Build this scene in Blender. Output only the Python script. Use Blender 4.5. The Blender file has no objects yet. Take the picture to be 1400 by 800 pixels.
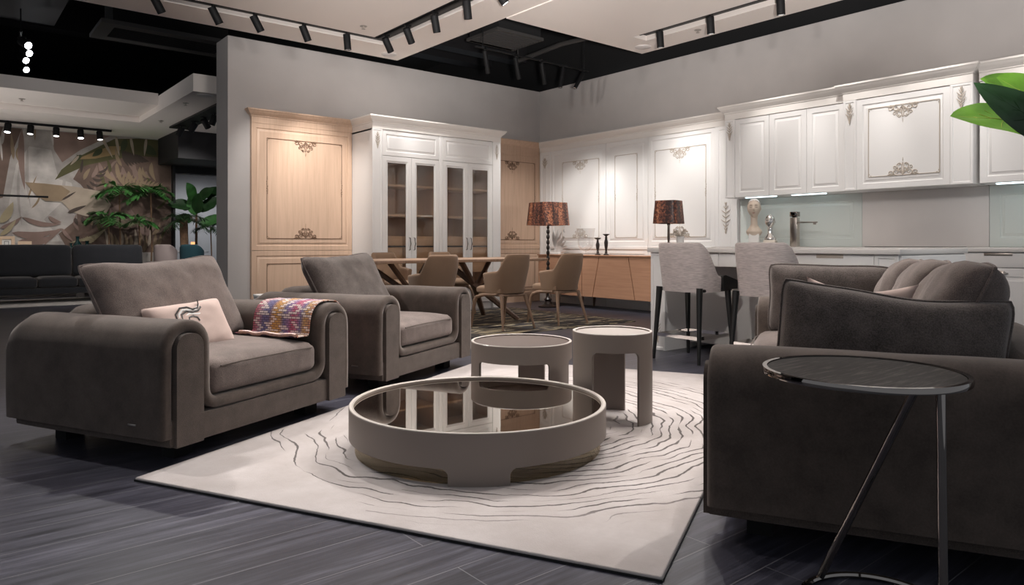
import bpy, bmesh, math, random
from mathutils import Vector, Matrix, noise
R = math.radians
PI = math.pi
C = bpy.context.scene.collection
sc = bpy.context.scene

# ------------------------------------------------------------------ materials
MATS = {}
def nodes_of(name):
    m = bpy.data.materials.new(name); m.use_nodes = True
    nt = m.node_tree; b = nt.nodes['Principled BSDF']
    MATS[name] = m
    return m, nt, b
def N(nt, t, **kw):
    n = nt.nodes.new(t)
    for k, v in kw.items():
        if k in n.inputs.keys(): n.inputs[k].default_value = v
        else: setattr(n, k, v)
    return n
def coords(nt, scale=(1,1,1), rot=(0,0,0), loc=(0,0,0), kind='Object'):
    tc = nt.nodes.new('ShaderNodeTexCoord'); mp = nt.nodes.new('ShaderNodeMapping')
    mp.inputs['Scale'].default_value = scale; mp.inputs['Rotation'].default_value = rot
    mp.inputs['Location'].default_value = loc
    nt.links.new(tc.outputs[kind], mp.inputs['Vector'])
    return mp.outputs['Vector']
def ramp(nt, fac, stops, interp='LINEAR'):
    r = nt.nodes.new('ShaderNodeValToRGB'); r.color_ramp.interpolation = interp
    e = r.color_ramp.elements
    while len(e) > 1: e.remove(e[-1])
    e[0].position = stops[0][0]; e[0].color = (*stops[0][1], 1)
    for p, c in stops[1:]:
        x = e.new(p); x.color = (*c, 1)
    nt.links.new(fac, r.inputs['Fac'])
    return r.outputs['Color']
def math_n(nt, op, a, b=None, c=None, clamp=False):
    n = nt.nodes.new('ShaderNodeMath'); n.operation = op; n.use_clamp = clamp
    for i, v in enumerate((a, b, c)):
        if v is None: continue
        if isinstance(v, (int, float)): n.inputs[i].default_value = v
        else: nt.links.new(v, n.inputs[i])
    return n.outputs[0]
def mixc(nt, fac, a, b, mode='MIX'):
    n = nt.nodes.new('ShaderNodeMix'); n.data_type = 'RGBA'; n.blend_type = mode
    for i, v in ((0, fac), (6, a), (7, b)):
        if isinstance(v, (int, float)): n.inputs[i].default_value = v
        elif isinstance(v, tuple): n.inputs[i].default_value = (*v, 1)
        else: nt.links.new(v, n.inputs[i])
    return n.outputs[2]
def bump(nt, b, h, strength=.3, dist=.002):
    n = nt.nodes.new('ShaderNodeBump'); n.inputs['Strength'].default_value = strength
    n.inputs['Distance'].default_value = dist
    nt.links.new(h, n.inputs['Height']); nt.links.new(n.outputs['Normal'], b.inputs['Normal'])
def plain(name, col, rough=.5, metal=0, spec=None, emit=None, es=1, vary=0, vscale=6, coat=0):
    m, nt, b = nodes_of(name)
    b.inputs['Base Color'].default_value = (*col, 1); b.inputs['Roughness'].default_value = rough
    b.inputs['Metallic'].default_value = metal
    if spec is not None: b.inputs['Specular IOR Level'].default_value = spec
    if coat: b.inputs['Coat Weight'].default_value = coat; b.inputs['Coat Roughness'].default_value = .08
    if emit: b.inputs['Emission Color'].default_value = (*emit, 1); b.inputs['Emission Strength'].default_value = es
    if vary:
        n = N(nt, 'ShaderNodeTexNoise', Scale=vscale, Detail=4.0)
        nt.links.new(coords(nt), n.inputs['Vector'])
        c = ramp(nt, n.outputs['Fac'], [(.3, tuple(x*(1-vary) for x in col)), (.7, tuple(min(1, x*(1+vary)) for x in col))])
        nt.links.new(c, b.inputs['Base Color'])
    return m
def fabric(name, col, vary=.15, weave=420, big=5, rough=.95, bumps=.35, sheen=.3, stretch=(1,1,1), wscale=.25):
    m, nt, b = nodes_of(name)
    v = coords(nt)
    n1 = N(nt, 'ShaderNodeTexNoise', Scale=big, Detail=6.0, Roughness=.65); nt.links.new(v, n1.inputs['Vector'])
    v2 = coords(nt, stretch)
    n2 = N(nt, 'ShaderNodeTexNoise', Scale=weave, Detail=2.0); nt.links.new(v2, n2.inputs['Vector'])
    f = math_n(nt, 'ADD', math_n(nt, 'MULTIPLY', n1.outputs['Fac'], 1-wscale), math_n(nt, 'MULTIPLY', n2.outputs['Fac'], wscale))
    c = ramp(nt, f, [(.36, tuple(x*(1-vary) for x in col)), (.64, tuple(x*(1+vary) for x in col))])
    nt.links.new(c, b.inputs['Base Color'])
    b.inputs['Roughness'].default_value = rough
    b.inputs['Sheen Weight'].default_value = sheen; b.inputs['Sheen Roughness'].default_value = .5
    b.inputs['Sheen Tint'].default_value = (.9, .82, .78, 1)
    b.inputs['Specular IOR Level'].default_value = .25
    bump(nt, b, f, bumps, .004)
    return m
def wood(name, c1, c2, axis='z', scale=3, rough=.45, vary=1.0):
    m, nt, b = nodes_of(name)
    s = {'z': (9, 9, .5), 'x': (.5, 9, 9), 'y': (9, .5, 9)}[axis]
    v = coords(nt, s)
    n = N(nt, 'ShaderNodeTexNoise', Scale=scale, Detail=8.0, Roughness=.6, Distortion=.4); nt.links.new(v, n.inputs['Vector'])
    s2 = tuple(x*7 if x > 1 else x*2 for x in s)
    n2 = N(nt, 'ShaderNodeTexNoise', Scale=scale, Detail=3.0); nt.links.new(coords(nt, s2), n2.inputs['Vector'])
    f = math_n(nt, 'ADD', math_n(nt, 'MULTIPLY', n.outputs['Fac'], .65), math_n(nt, 'MULTIPLY', n2.outputs['Fac'], .35))
    nt.links.new(ramp(nt, f, [(.33, c2), (.52, c1), (.7, tuple(min(1, x*1.08) for x in c1))]), b.inputs['Base Color'])
    b.inputs['Roughness'].default_value = rough
    bump(nt, b, f, .08, .002)
    return m
def clear_glass(name, tint=(1,1,1), refl=(1,1,1), rough=0.0):
    m = bpy.data.materials.new(name); m.use_nodes = True; nt = m.node_tree; nt.nodes.clear()
    out = nt.nodes.new('ShaderNodeOutputMaterial'); mx = nt.nodes.new('ShaderNodeMixShader')
    t = nt.nodes.new('ShaderNodeBsdfTransparent'); t.inputs[0].default_value = (*tint, 1)
    g = nt.nodes.new('ShaderNodeBsdfGlossy'); g.inputs[0].default_value = (*refl, 1); g.inputs['Roughness'].default_value = rough
    fr = nt.nodes.new('ShaderNodeLayerWeight'); fr.inputs[0].default_value = .5
    fac = math_n(nt, 'ADD', math_n(nt, 'MULTIPLY', math_n(nt, 'POWER', fr.outputs['Facing'], 4.0), .75), .05)
    nt.links.new(fac, mx.inputs[0]); nt.links.new(t.outputs[0], mx.inputs[1]); nt.links.new(g.outputs[0], mx.inputs[2])
    nt.links.new(mx.outputs[0], out.inputs[0]); MATS[name] = m
    return m

plain('wall_paint', (.49,.46,.445), .9, vary=.03, vscale=3)
plain('ceiling_white', (.84,.77,.725), .9)
plain('ceiling_black', (.011,.011,.012), .9)
plain('dark_grey_metal', (.055,.052,.051), .7)
plain('black_gap', (.004,.004,.004), .9)
plain('track_black', (.006,.006,.006), .5)
plain('spot_black', (.009,.009,.010), .6, spec=.25)
plain('white_lacquer', (.82,.805,.79), .38)
plain('white_trim', (.78,.74,.70), .42)
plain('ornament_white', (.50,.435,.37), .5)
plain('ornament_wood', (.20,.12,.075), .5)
plain('panel_shade_grey', (.62,.58,.55), .5)  # island body: knee-space shade put into the colour
wood('oak', (.60,.42,.305), (.52,.355,.25))
wood('oak_light', (.72,.52,.36), (.62,.43,.28), axis='x')
wood('sideboard_wood', (.50,.275,.17), (.42,.215,.13), axis='x', scale=4)
wood('walnut', (.15,.085,.055), (.09,.05,.032))
wood('leg_wood', (.33,.215,.145), (.22,.14,.095))
plain('black_wood', (.008,.008,.008), .4)
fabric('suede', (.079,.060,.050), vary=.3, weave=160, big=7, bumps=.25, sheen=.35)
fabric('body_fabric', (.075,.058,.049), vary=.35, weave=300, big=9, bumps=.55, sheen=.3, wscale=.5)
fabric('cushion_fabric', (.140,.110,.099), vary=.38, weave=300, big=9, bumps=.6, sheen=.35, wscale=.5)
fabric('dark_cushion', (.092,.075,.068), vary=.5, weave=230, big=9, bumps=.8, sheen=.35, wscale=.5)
fabric('blush', (.56,.43,.385), vary=.06, weave=300, bumps=.15)
fabric('chair_fabric', (.28,.182,.118), vary=.06, weave=600, bumps=.3, wscale=.5)
fabric('stool_fabric', (.48,.425,.41), vary=.22, weave=150, big=12, bumps=.4, stretch=(.12,.12,1.6), wscale=.75)
fabric('charcoal_fabric', (.022,.023,.027), vary=.12, weave=400, sheen=.25)
plain('taupe_lacquer', (.215,.175,.152), .48)
plain('rim_light', (.55,.50,.46), .3)
plain('chrome', (.82,.80,.78), .06, 1)
plain('steel', (.48,.43,.39), .28, 1)
plain('dark_chrome', (.30,.27,.25), .05, 1)
plain('bronze_mirror', (.60,.555,.50), .02, 1)
plain('stone_top', (.70,.67,.645), .25)
plain('splash_mint', (.66,.70,.67), .18)
plain('splash_grey', (.70,.66,.64), .4, vary=.04, vscale=2)
plain('plaster_cream', (.74,.67,.58), .6)
plain('bust_skin', (.66,.55,.45), .5)
plain('bust_paint', (.10,.055,.045), .5)
plain('bust_lip', (.38,.17,.14), .5)
plain('silver_leaf', (.72,.70,.67), .22, .9)
plain('candle_dark', (.018,.012,.010), .35)
plain('green_leaf', (.22,.50,.03), .38, vary=.2, vscale=9)
plain('dark_leaf', (.018,.055,.016), .42, vary=.3, vscale=9)
plain('palm_leaf', (.045,.16,.035), .5, vary=.4, vscale=7)
plain('leaf_vein', (.55,.62,.12), .5)
plain('trunk', (.16,.09,.05), .9, vary=.3, vscale=20)
plain('pot_grey', (.2,.19,.18), .7)
plain('white_matte', (.8,.78,.76), .6)
plain('paper', (.82,.79,.74), .8)
plain('teal_glass', (.01,.035,.035), .08, coat=.5)
plain('lens', (.9,.9,.9), .3, emit=(1,.96,.92), es=2.2)
plain('lens_bright', (.9,.9,.9), .3, emit=(.93,.95,1), es=22)
plain('lens_off', (.35,.36,.38), .15, .6)
plain('led_strip', (.9,.9,.9), .3, emit=(.72,.95,1), es=3)
plain('candle_glow', (.8,.45,.2), .5, emit=(1,.5,.2), es=1.2)
plain('bottle_yellow', (.5,.5,.03), .2)
plain('pink_velvet', (.42,.34,.325), .9)
plain('teal_velvet', (.012,.05,.065), .9)
plain('grey_back_wall', (.42,.42,.43), .9)
plain('soffit_black', (.012,.011,.013), .7)
plain('socket_white', (.8,.8,.8), .4)
plain('beige_rug', (.55,.51,.48), .95, vary=.15, vscale=5)
clear_glass('door_glass', (.88,.85,.82), (1,1,1))
clear_glass('bronze_glass', (.93,.87,.76), (.9,.85,.75))
clear_glass('vase_glass', (.96,.96,.96))

def floor_mat():
    m, nt, b = nodes_of('floor_planks')
    v = coords(nt)
    br = N(nt, 'ShaderNodeTexBrick', Scale=1.0); nt.links.new(v, br.inputs['Vector'])
    br.inputs['Brick Width'].default_value = 1.9; br.inputs['Row Height'].default_value = .19
    br.inputs['Mortar Size'].default_value = .0018; br.inputs['Mortar Smooth'].default_value = .2
    br.inputs['Color1'].default_value = (.25,.25,.25,1); br.inputs['Color2'].default_value = (.75,.75,.75,1)
    br.inputs['Mortar'].default_value = (.5,.5,.5,1); br.offset = .37
    g = N(nt, 'ShaderNodeTexNoise', Scale=1.0, Detail=9.0, Roughness=.68, Distortion=.5)
    nt.links.new(coords(nt, (1.5, 26, 1)), g.inputs['Vector'])
    g2 = N(nt, 'ShaderNodeTexNoise', Scale=1.0, Detail=4.0, Roughness=.6); nt.links.new(coords(nt, (5, 120, 1)), g2.inputs['Vector'])
    f = math_n(nt, 'ADD', math_n(nt, 'MULTIPLY', g.outputs['Fac'], .7), math_n(nt, 'MULTIPLY', g2.outputs['Fac'], .3))
    c = ramp(nt, f, [(.32, (.011,.011,.016)), (.5, (.046,.045,.062)), (.68, (.118,.117,.152))])
    c = mixc(nt, .35, c, br.outputs['Color'], 'OVERLAY')
    c = mixc(nt, math_n(nt, 'MULTIPLY', br.outputs['Fac'], .75), c, (.20,.20,.21))  # pale joints: glint off the plank bevels put into the colour
    nt.links.new(c, b.inputs['Base Color'])
    nt.links.new(math_n(nt, 'ADD', math_n(nt, 'MULTIPLY', f, .22), .24), b.inputs['Roughness'])
    h = math_n(nt, 'SUBTRACT', f, math_n(nt, 'MULTIPLY', br.outputs['Fac'], .5))
    bump(nt, b, h, .22, .002)
floor_mat()

def rug_mat():
    m, nt, b = nodes_of('ring_rug')
    v = coords(nt)
    w1 = N(nt, 'ShaderNodeTexNoise', Scale=2.2, Detail=2.0); nt.links.new(v, w1.inputs['Vector'])
    w2 = N(nt, 'ShaderNodeTexNoise', Scale=17.0, Detail=3.0); nt.links.new(v, w2.inputs['Vector'])
    ln = nt.nodes.new('ShaderNodeVectorMath'); ln.operation = 'LENGTH'
    off = coords(nt, (1, 1.06, 0), loc=(.10, 0, 0)); nt.links.new(off, ln.inputs[0])
    d = ln.outputs['Value']
    r = math_n(nt, 'ADD', d, math_n(nt, 'MULTIPLY', math_n(nt, 'SUBTRACT', w1.outputs['Fac'], .5), .24))
    r = math_n(nt, 'ADD', r, math_n(nt, 'MULTIPLY', math_n(nt, 'SUBTRACT', w2.outputs['Fac'], .5), .024))
    ph = math_n(nt, 'FRACT', math_n(nt, 'DIVIDE', r, .056))
    t = math_n(nt, 'ABSOLUTE', math_n(nt, 'SUBTRACT', ph, .5))
    sep = nt.nodes.new('ShaderNodeSeparateXYZ'); nt.links.new(v, sep.inputs[0])
    ang = math_n(nt, 'ARCTAN2', sep.outputs['Y'], sep.outputs['X'])
    # broken dashes: noise in (angle, ring) space
    comb = nt.nodes.new('ShaderNodeCombineXYZ')
    nt.links.new(math_n(nt, 'MULTIPLY', ang, 2.6), comb.inputs[0])
    nt.links.new(math_n(nt, 'MULTIPLY', math_n(nt, 'FLOOR', math_n(nt, 'DIVIDE', r, .056)), 7.31), comb.inputs[1])
    nb = N(nt, 'ShaderNodeTexNoise', Scale=1.0, Detail=2.0); nt.links.new(comb.outputs[0], nb.inputs['Vector'])
    band = math_n(nt, 'MULTIPLY', math_n(nt, 'SMOOTHSTEP', .45, .62, d) if False else
                  math_n(nt, 'MULTIPLY', math_n(nt, 'SUBTRACT', d, .42), 4.0, clamp=True),
                  math_n(nt, 'MULTIPLY', math_n(nt, 'SUBTRACT', 1.5, d), 3.0, clamp=True))
    wd = math_n(nt, 'MULTIPLY', math_n(nt, 'ADD', math_n(nt, 'SUBTRACT', nb.outputs['Fac'], .50),
                math_n(nt, 'MULTIPLY', band, .13)), .9)
    wd = math_n(nt, 'SUBTRACT', wd, math_n(nt, 'MULTIPLY', math_n(nt, 'MULTIPLY', sep.outputs['Y'], 1.4, clamp=True), .085))
    wd = math_n(nt, 'MINIMUM', wd, .12)
    line = math_n(nt, 'MULTIPLY', math_n(nt, 'SUBTRACT', wd, t), 26.0, clamp=True)
    line = math_n(nt, 'MULTIPLY', line, math_n(nt, 'MULTIPLY', band, 2.0, clamp=True))
    soft = math_n(nt, 'MULTIPLY', math_n(nt, 'SUBTRACT', .3, t), 2.0, clamp=True)
    big = N(nt, 'ShaderNodeTexNoise', Scale=3.0, Detail=5.0, Roughness=.65); nt.links.new(v, big.inputs['Vector'])
    pile = N(nt, 'ShaderNodeTexNoise', Scale=220.0, Detail=3.0); nt.links.new(v, pile.inputs['Vector'])
    base = ramp(nt, big.outputs['Fac'], [(.3, (.41,.36,.34)), (.55, (.49,.44,.425)), (.75, (.57,.52,.505))])
    base = mixc(nt, math_n(nt, 'MULTIPLY', soft, math_n(nt, 'MULTIPLY', band, .22)), base, (.40,.355,.325))
    col = mixc(nt, math_n(nt, 'MULTIPLY', line, .93), base, (.06,.045,.04))
    nt.links.new(col, b.inputs['Base Color']); b.inputs['Roughness'].default_value = .95
    b.inputs['Sheen Weight'].default_value = .2
    h = math_n(nt, 'SUBTRACT', math_n(nt, 'ADD', math_n(nt, 'MULTIPLY', pile.outputs['Fac'], .35), math_n(nt, 'MULTIPLY', big.outputs['Fac'], .5)), math_n(nt, 'MULTIPLY', line, .8))
    bump(nt, b, h, .5, .006)
rug_mat()

def dining_rug_mat():
    m, nt, b = nodes_of('dining_rug')
    v = coords(nt, (1.2, 7, 1), rot=(0, 0, .35))
    n = N(nt, 'ShaderNodeTexNoise', Scale=1.6, Detail=4.0, Distortion=1.2); nt.links.new(v, n.inputs['Vector'])
    nt.links.new(ramp(nt, n.outputs['Fac'], [(.47, (.028,.023,.023)), (.53, (.06,.05,.045)), (.57, (.45,.37,.24)), (.62, (.5,.42,.28)), (.66, (.04,.035,.032))]), b.inputs['Base Color'])
    b.inputs['Roughness'].default_value = .9
dining_rug_mat()

def shade_mat():
    m, nt, b = nodes_of('lamp_shade_print')
    n = N(nt, 'ShaderNodeTexNoise', Scale=46.0, Detail=3.0, Roughness=.7); nt.links.new(coords(nt), n.inputs['Vector'])
    s = N(nt, 'ShaderNodeTexNoise', Scale=13.0, Detail=1.0); nt.links.new(coords(nt, (1, 1, .05)), s.inputs['Vector'])
    f = math_n(nt, 'ADD', math_n(nt, 'MULTIPLY', n.outputs['Fac'], .6), math_n(nt, 'MULTIPLY', s.outputs['Fac'], .4))
    nt.links.new(ramp(nt, f, [(.42, (.03,.012,.010)), (.5, (.13,.045,.03)), (.58, (.40,.15,.075)), (.66, (.55,.30,.17))]), b.inputs['Base Color'])
    b.inputs['Roughness'].default_value = .4
shade_mat()

def throw_mat():
    m, nt, b = nodes_of('woven_throw')
    uv = coords(nt, (1, 1, 1), kind='UV')
    br = N(nt, 'ShaderNodeTexBrick', Scale=1.0); nt.links.new(uv, br.inputs['Vector'])
    br.inputs['Brick Width'].default_value = .030; br.inputs['Row Height'].default_value = .0125
    br.inputs['Mortar Size'].default_value = .0016; br.inputs['Mortar Smooth'].default_value = .3
    br.inputs['Color1'].default_value = (0,0,0,1); br.inputs['Color2'].default_value = (1,1,1,1); br.inputs['Mortar'].default_value = (.5,.5,.5,1)
    sep = nt.nodes.new('ShaderNodeSeparateXYZ'); nt.links.new(uv, sep.inputs[0])
    u = math_n(nt, 'DIVIDE', sep.outputs['X'], .40)
    col = ramp(nt, u, [(0, (.42,.10,.13)), (.08, (.50,.22,.26)), (.16, (.17,.15,.28)), (.26, (.15,.13,.26)), (.34, (.55,.27,.07)), (.46, (.55,.30,.10)),
                       (.53, (.16,.15,.28)), (.62, (.30,.16,.30)), (.69, (.46,.09,.14)), (.76, (.48,.16,.24)), (.83, (.18,.16,.30)), (.90, (.55,.32,.12)), (1, (.45,.20,.12))])
    sel = math_n(nt, 'GREATER_THAN', br.outputs['Color'], .58)
    col = mixc(nt, math_n(nt, 'MULTIPLY', sel, .75), col, (.80,.68,.62))
    col = mixc(nt, br.outputs['Fac'], col, (.05,.03,.05))
    nt.links.new(col, b.inputs['Base Color']); b.inputs['Roughness'].default_value = .9
    bump(nt, b, math_n(nt, 'SUBTRACT', 1.0, br.outputs['Fac']), .6, .003)
throw_mat()

def marble_table_mat():
    m, nt, b = nodes_of('dark_veneer')
    n = N(nt, 'ShaderNodeTexNoise', Scale=3.0, Detail=8.0, Roughness=.7); nt.links.new(coords(nt, (2.5, 26, 1), rot=(0,0,.4)), n.inputs['Vector'])
    nt.links.new(ramp(nt, n.outputs['Fac'], [(.38, (.006,.006,.006)), (.52, (.022,.020,.019)), (.66, (.11,.10,.092))]), b.inputs['Base Color'])
    b.inputs['Roughness'].default_value = .5; b.inputs['Specular IOR Level'].default_value = .25
marble_table_mat()

# ------------------------------------------------------------------ mesh builder
class MB:
    def __init__(s): s.bm = bmesh.new(); s.uv = None
    def box(s, x0, x1, y0, y1, z0, z1, bev=0, seg=2, M=None):
        r = bmesh.ops.create_cube(s.bm, size=1)
        vs = r['verts']
        for v in vs:
            v.co = Vector(((x0+x1)/2 + v.co.x*(x1-x0), (y0+y1)/2 + v.co.y*(y1-y0), (z0+z1)/2 + v.co.z*(z1-z0)))
        if bev:
            es = list({e for v in vs for e in v.link_edges})
            g = bmesh.ops.bevel(s.bm, geom=es, offset=bev, segments=seg, profile=.5, affect='EDGES')
            vs = list({v for f in g['faces'] for v in f.verts} | {v for v in vs if v.is_valid})
        if M is not None:
            for v in vs: v.co = M @ v.co
        return vs
    def ring(s, pts): return [s.bm.verts.new(p) for p in pts]
    def bridge(s, a, b, closed=True):
        n = len(a)
        for i in range(n if closed else n-1):
            j = (i+1) % n
            try: s.bm.faces.new((a[i], a[j], b[j], b[i]))
            except ValueError: pass
    def cap(s, a, flip=False):
        try: s.bm.faces.new(a[::-1] if flip else a)
        except ValueError: pass
    def tube(s, pts, r, n=8, closed=False, caps=True, flat=None):
        pts = [Vector(p) for p in pts]; k = len(pts)
        rs = r if isinstance(r, (list, tuple)) else [r]*k
        up = None; rings = []
        for i, p in enumerate(pts):
            a = pts[(i-1) % k] if (closed or i > 0) else p
            c = pts[(i+1) % k] if (closed or i < k-1) else p
            t = (c-a)
            if t.length < 1e-9: t = Vector((0,0,1))
            t.normalize()
            if up is None:
                up = Vector((0,0,1)) if abs(t.z) < .9 else Vector((1,0,0))
            x = up - t*up.dot(t)
            if x.length < 1e-6: x = t.orthogonal()
            x.normalize(); up = x; y = t.cross(x)
            fl = flat or 1
            rings.append(s.ring([p + x*math.cos(2*PI*j/n)*rs[i] + y*math.sin(2*PI*j/n)*rs[i]*fl for j in range(n)]))
        for i in range(k-1): s.bridge(rings[i], rings[i+1])
        if closed: s.bridge(rings[-1], rings[0])
        elif caps: s.cap(rings[0], True); s.cap(rings[-1])
    def lathe(s, prof, n=32, c=(0,0,0), sq=None, a0=0, sx=1, sy=1):
        rings = []
        for r, z in prof:
            pts = []
            for j in range(n):
                a = 2*PI*j/n + a0; ca, sa = math.cos(a), math.sin(a); q = 1
                if sq: q = 1/((abs(ca)**sq + abs(sa)**sq)**(1/sq))
                pts.append((c[0]+r*q*ca*sx, c[1]+r*q*sa*sy, c[2]+z))
            rings.append(s.ring(pts))
        for i in range(len(rings)-1): s.bridge(rings[i], rings[i+1])
        if prof[0] == prof[-1]: return
        if prof[0][0] > 1e-6: s.cap(rings[0], True)
        if prof[-1][0] > 1e-6: s.cap(rings[-1])
    def prism(s, poly, a, b, axis='y'):
        f = {'y': lambda u, v, w: (u, w, v), 'x': lambda u, v, w: (w, u, v), 'z': lambda u, v, w: (u, v, w)}[axis]
        A = s.ring([f(u, v, a) for u, v in poly]); B = s.ring([f(u, v, b) for u, v in poly])
        s.bridge(A, B); s.cap(A, True); s.cap(B)
    def panel(s, x0, x1, z0, z1, prof):
        prev = None
        for ins, y in prof:
            r = s.ring([(x0+ins, y, z0+ins), (x1-ins, y, z0+ins), (x1-ins, y, z1-ins), (x0+ins, y, z1-ins)])
            if prev: s.bridge(prev, r)
            else: s.cap(r, True)
            prev = r
        s.cap(prev)
    def frame(s, x0, x1, z0, z1, prof):
        # open frame: prof loops back to its first ring (closed section)
        rings = []
        for ins, y in prof:
            rings.append(s.ring([(x0+ins, y, z0+ins), (x1-ins, y, z0+ins), (x1-ins, y, z1-ins), (x0+ins, y, z1-ins)]))
        for i in range(len(rings)): s.bridge(rings[i], rings[(i+1) % len(rings)])
    def cornice(s, x0, x1, yb, yf, prof, lret=True, rret=True):
        prev = None
        for o, z in prof:
            l = x0-(o if lret else 0); r = x1+(o if rret else 0)
            g = s.ring([(l, yb, z), (l, yf-o, z), (r, yf-o, z), (r, yb, z)])
            if prev: s.bridge(prev, g)
            else: s.cap(g, True)
            prev = g
        s.cap(prev)
    def grid(s, f, nu, nv, closed_u=False):
        g = [[s.bm.verts.new(f(i/(nu if closed_u else nu-1), j/(nv-1))) for j in range(nv)] for i in range(nu)]
        for i in range(nu if closed_u else nu-1):
            for j in range(nv-1):
                k = (i+1) % nu
                try: s.bm.faces.new((g[i][j], g[k][j], g[k][j+1], g[i][j+1]))
                except ValueError: pass
        return g
    def ball(s, c, r, sub=2, sc_=(1,1,1)):
        q = bmesh.ops.create_icosphere(s.bm, subdivisions=sub, radius=1)
        for v in q['verts']: v.co = Vector((c[0]+v.co.x*r*sc_[0], c[1]+v.co.y*r*sc_[1], c[2]+v.co.z*r*sc_[2]))
        return q['verts']
    def build(s, name, m, parent=None, smooth=35, weld=True):
        if weld: bmesh.ops.remove_doubles(s.bm, verts=s.bm.verts, dist=1e-5)
        bmesh.ops.recalc_face_normals(s.bm, faces=s.bm.faces)
        me = bpy.data.meshes.new(name); s.bm.to_mesh(me); s.bm.free()
        for mm in (m if isinstance(m, (list, tuple)) else [m]): me.materials.append(MATS[mm])
        if smooth:
            me.shade_smooth(); me.set_sharp_from_angle(angle=R(smooth))
        o = bpy.data.objects.new(name, me); C.objects.link(o)
        if parent is not None: o.parent = parent
        return o

def tag(o, label, cat, group=None, kind=None):
    o['label'] = label; o['category'] = cat
    if group: o['group'] = group
    if kind: o['kind'] = kind
    return o
def thing(name, label, cat, loc=(0,0,0), rz=0, group=None):
    o = bpy.data.objects.new(name, None); C.objects.link(o); o.empty_display_size = .1
    o.location = loc; o.rotation_euler = (0, 0, rz)
    return tag(o, label, cat, group)
def struct(o): o['kind'] = 'structure'; return o
def children(o): return [c for c in bpy.data.objects if c.parent == o]
def copy_tree(o, parent=None):
    c = o.copy(); C.objects.link(c); c.parent = parent
    for ch in children(o): copy_tree(ch, c)
    return c
def dup(o, loc, rz, label, group=None):
    c = copy_tree(o); c.location = loc; c.rotation_euler = (0, 0, rz); c['label'] = label
    if group: c['group'] = group
    return c
def rounded(pts, radii, seg=6):
    out = []
    n = len(pts)
    for i, p in enumerate(pts):
        p = Vector((p[0], p[1])); r = radii[i]
        if i in (0, n-1) or r == 0: out.append(p); continue
        a = (Vector(pts[i-1][:2])-p).normalized(); b = (Vector(pts[i+1][:2])-p).normalized()
        ang = a.angle(b); t = r/math.tan(ang/2)
        c = p + (a+b).normalized()*(r/math.sin(ang/2))
        s0 = p+a*t-c; s1 = p+b*t-c
        for k in range(seg+1):
            f = k/seg
            th = ang_s = s0.angle(s1)
            v = (s0*math.sin((1-f)*th)+s1*math.sin(f*th))/math.sin(th)
            out.append(c+v)
    return out
def resample(pts, step):
    out = [pts[0]]
    for a, b in zip(pts, pts[1:]):
        L = (b-a).length; n = max(1, int(L/step))
        for k in range(1, n+1): out.append(a.lerp(b, k/n))
    return out

# ------------------------------------------------------------------ camera
cam = bpy.data.cameras.new('camera'); co = bpy.data.objects.new('camera', cam); C.objects.link(co)
co.location = (0, 0, .95); co.rotation_euler = (R(90), 0, R(-39.36))
cam.sensor_width = 36; cam.lens = 968/1400*36; cam.shift_y = -66/1400; cam.clip_start = .05
sc.camera = co
sc.view_settings.view_transform = 'Standard'; sc.view_settings.look = 'None'
sc.view_settings.gamma = 1; sc.view_settings.exposure = 0; sc.view_settings.use_curve_mapping = False
# ------------------------------------------------------------------ the room
def slab(name, boxes, m, bev=0):
    b = MB()
    for q in boxes: b.box(*q, bev=bev)
    return struct(b.build(name, m, smooth=0, weld=False))
slab('floor', [(-7, 9, -1.5, 20, -.06, 0)], 'floor_planks')
slab('wall_left', [(2.83, 8.2, 8.98, 9.43, 0, 3.53)], 'wall_paint')
slab('wall_right', [(7.97, 8.2, -1.5, 8.98, 0, 3.53)], 'wall_paint')
ZC = 3.53
slab('ceiling_1', [(-5, 5.06, 8.15, 8.71, ZC, ZC+.1), (4.52, 5.06, .5, 8.15, ZC, ZC+.1), (-5, 4.27, .5, 7.91, ZC, ZC+.1)], 'ceiling_white')
slab('ceiling_2', [(5.06, 6.72, .5, 6.27, ZC-.012, ZC+.1), (6.97, 7.41, .5, 6.27, ZC-.012, ZC+.1), (6.72, 6.97, 5.83, 6.27, ZC-.012, ZC+.1)], 'ceiling_white')
slab('ceiling_3', [(-7, 9, 2.5, 20, 4.7, 4.8)], 'ceiling_black')
# lower white ceiling of the far showroom, stepped, with its fascia and box
slab('ceiling_4', [(-6, 2.71, 11.92, 13.2, 3.1, 3.28), (-6, 2.71, 13.2, 15.1, 3.0, 3.28), (2.71, 7, 10.03, 15.1, 3.0, 3.24)], 'ceiling_white')
slab('wall_far', [(-7, 3.67, 15.1, 15.25, 0, 3.0)], 'wall_paint')
slab('wall_back', [(2.5, 9, 18.6, 18.8, 0, 3.2)], 'grey_back_wall')
slab('ceiling_5', [(2.5, 9, 15.3, 18.6, 3.0, 3.1)], 'ceiling_white')
slab('wall_end', [(-7, 9, 19.9, 20, 0, 4.75), (-7.1, -7, 9, 20, 0, 4.75)], 'ceiling_black')
slab('trim_1', [(3.42, 5.2, 13.6, 15.05, 2.5, 3.0), (3.67, 6.5, 15.05, 15.3, 2.36, 3.0)], 'soffit_black')
slab('trim_2', [(3.67, 3.71, 14.95, 15.1, 0, 2.5)], 'soffit_black')
# hidden dark slabs and ducts above the open ceiling
slab('trim_3', [(-4, 1.35, 8.9, 11.9, 4.05, 4.5)], 'soffit_black')
b = MB()
for y in (10.6, 13.0): b.box(-5, 9, y, y+.3, 4.3, 4.7)
b.box(5.9, 6.3, 5.5, 9, 4.15, 4.5); b.box(1.5, 8, 9.35, 9.6, 4.1, 4.4)
struct(b.build('trim_4', 'soffit_black', smooth=0, weld=False))

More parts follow.
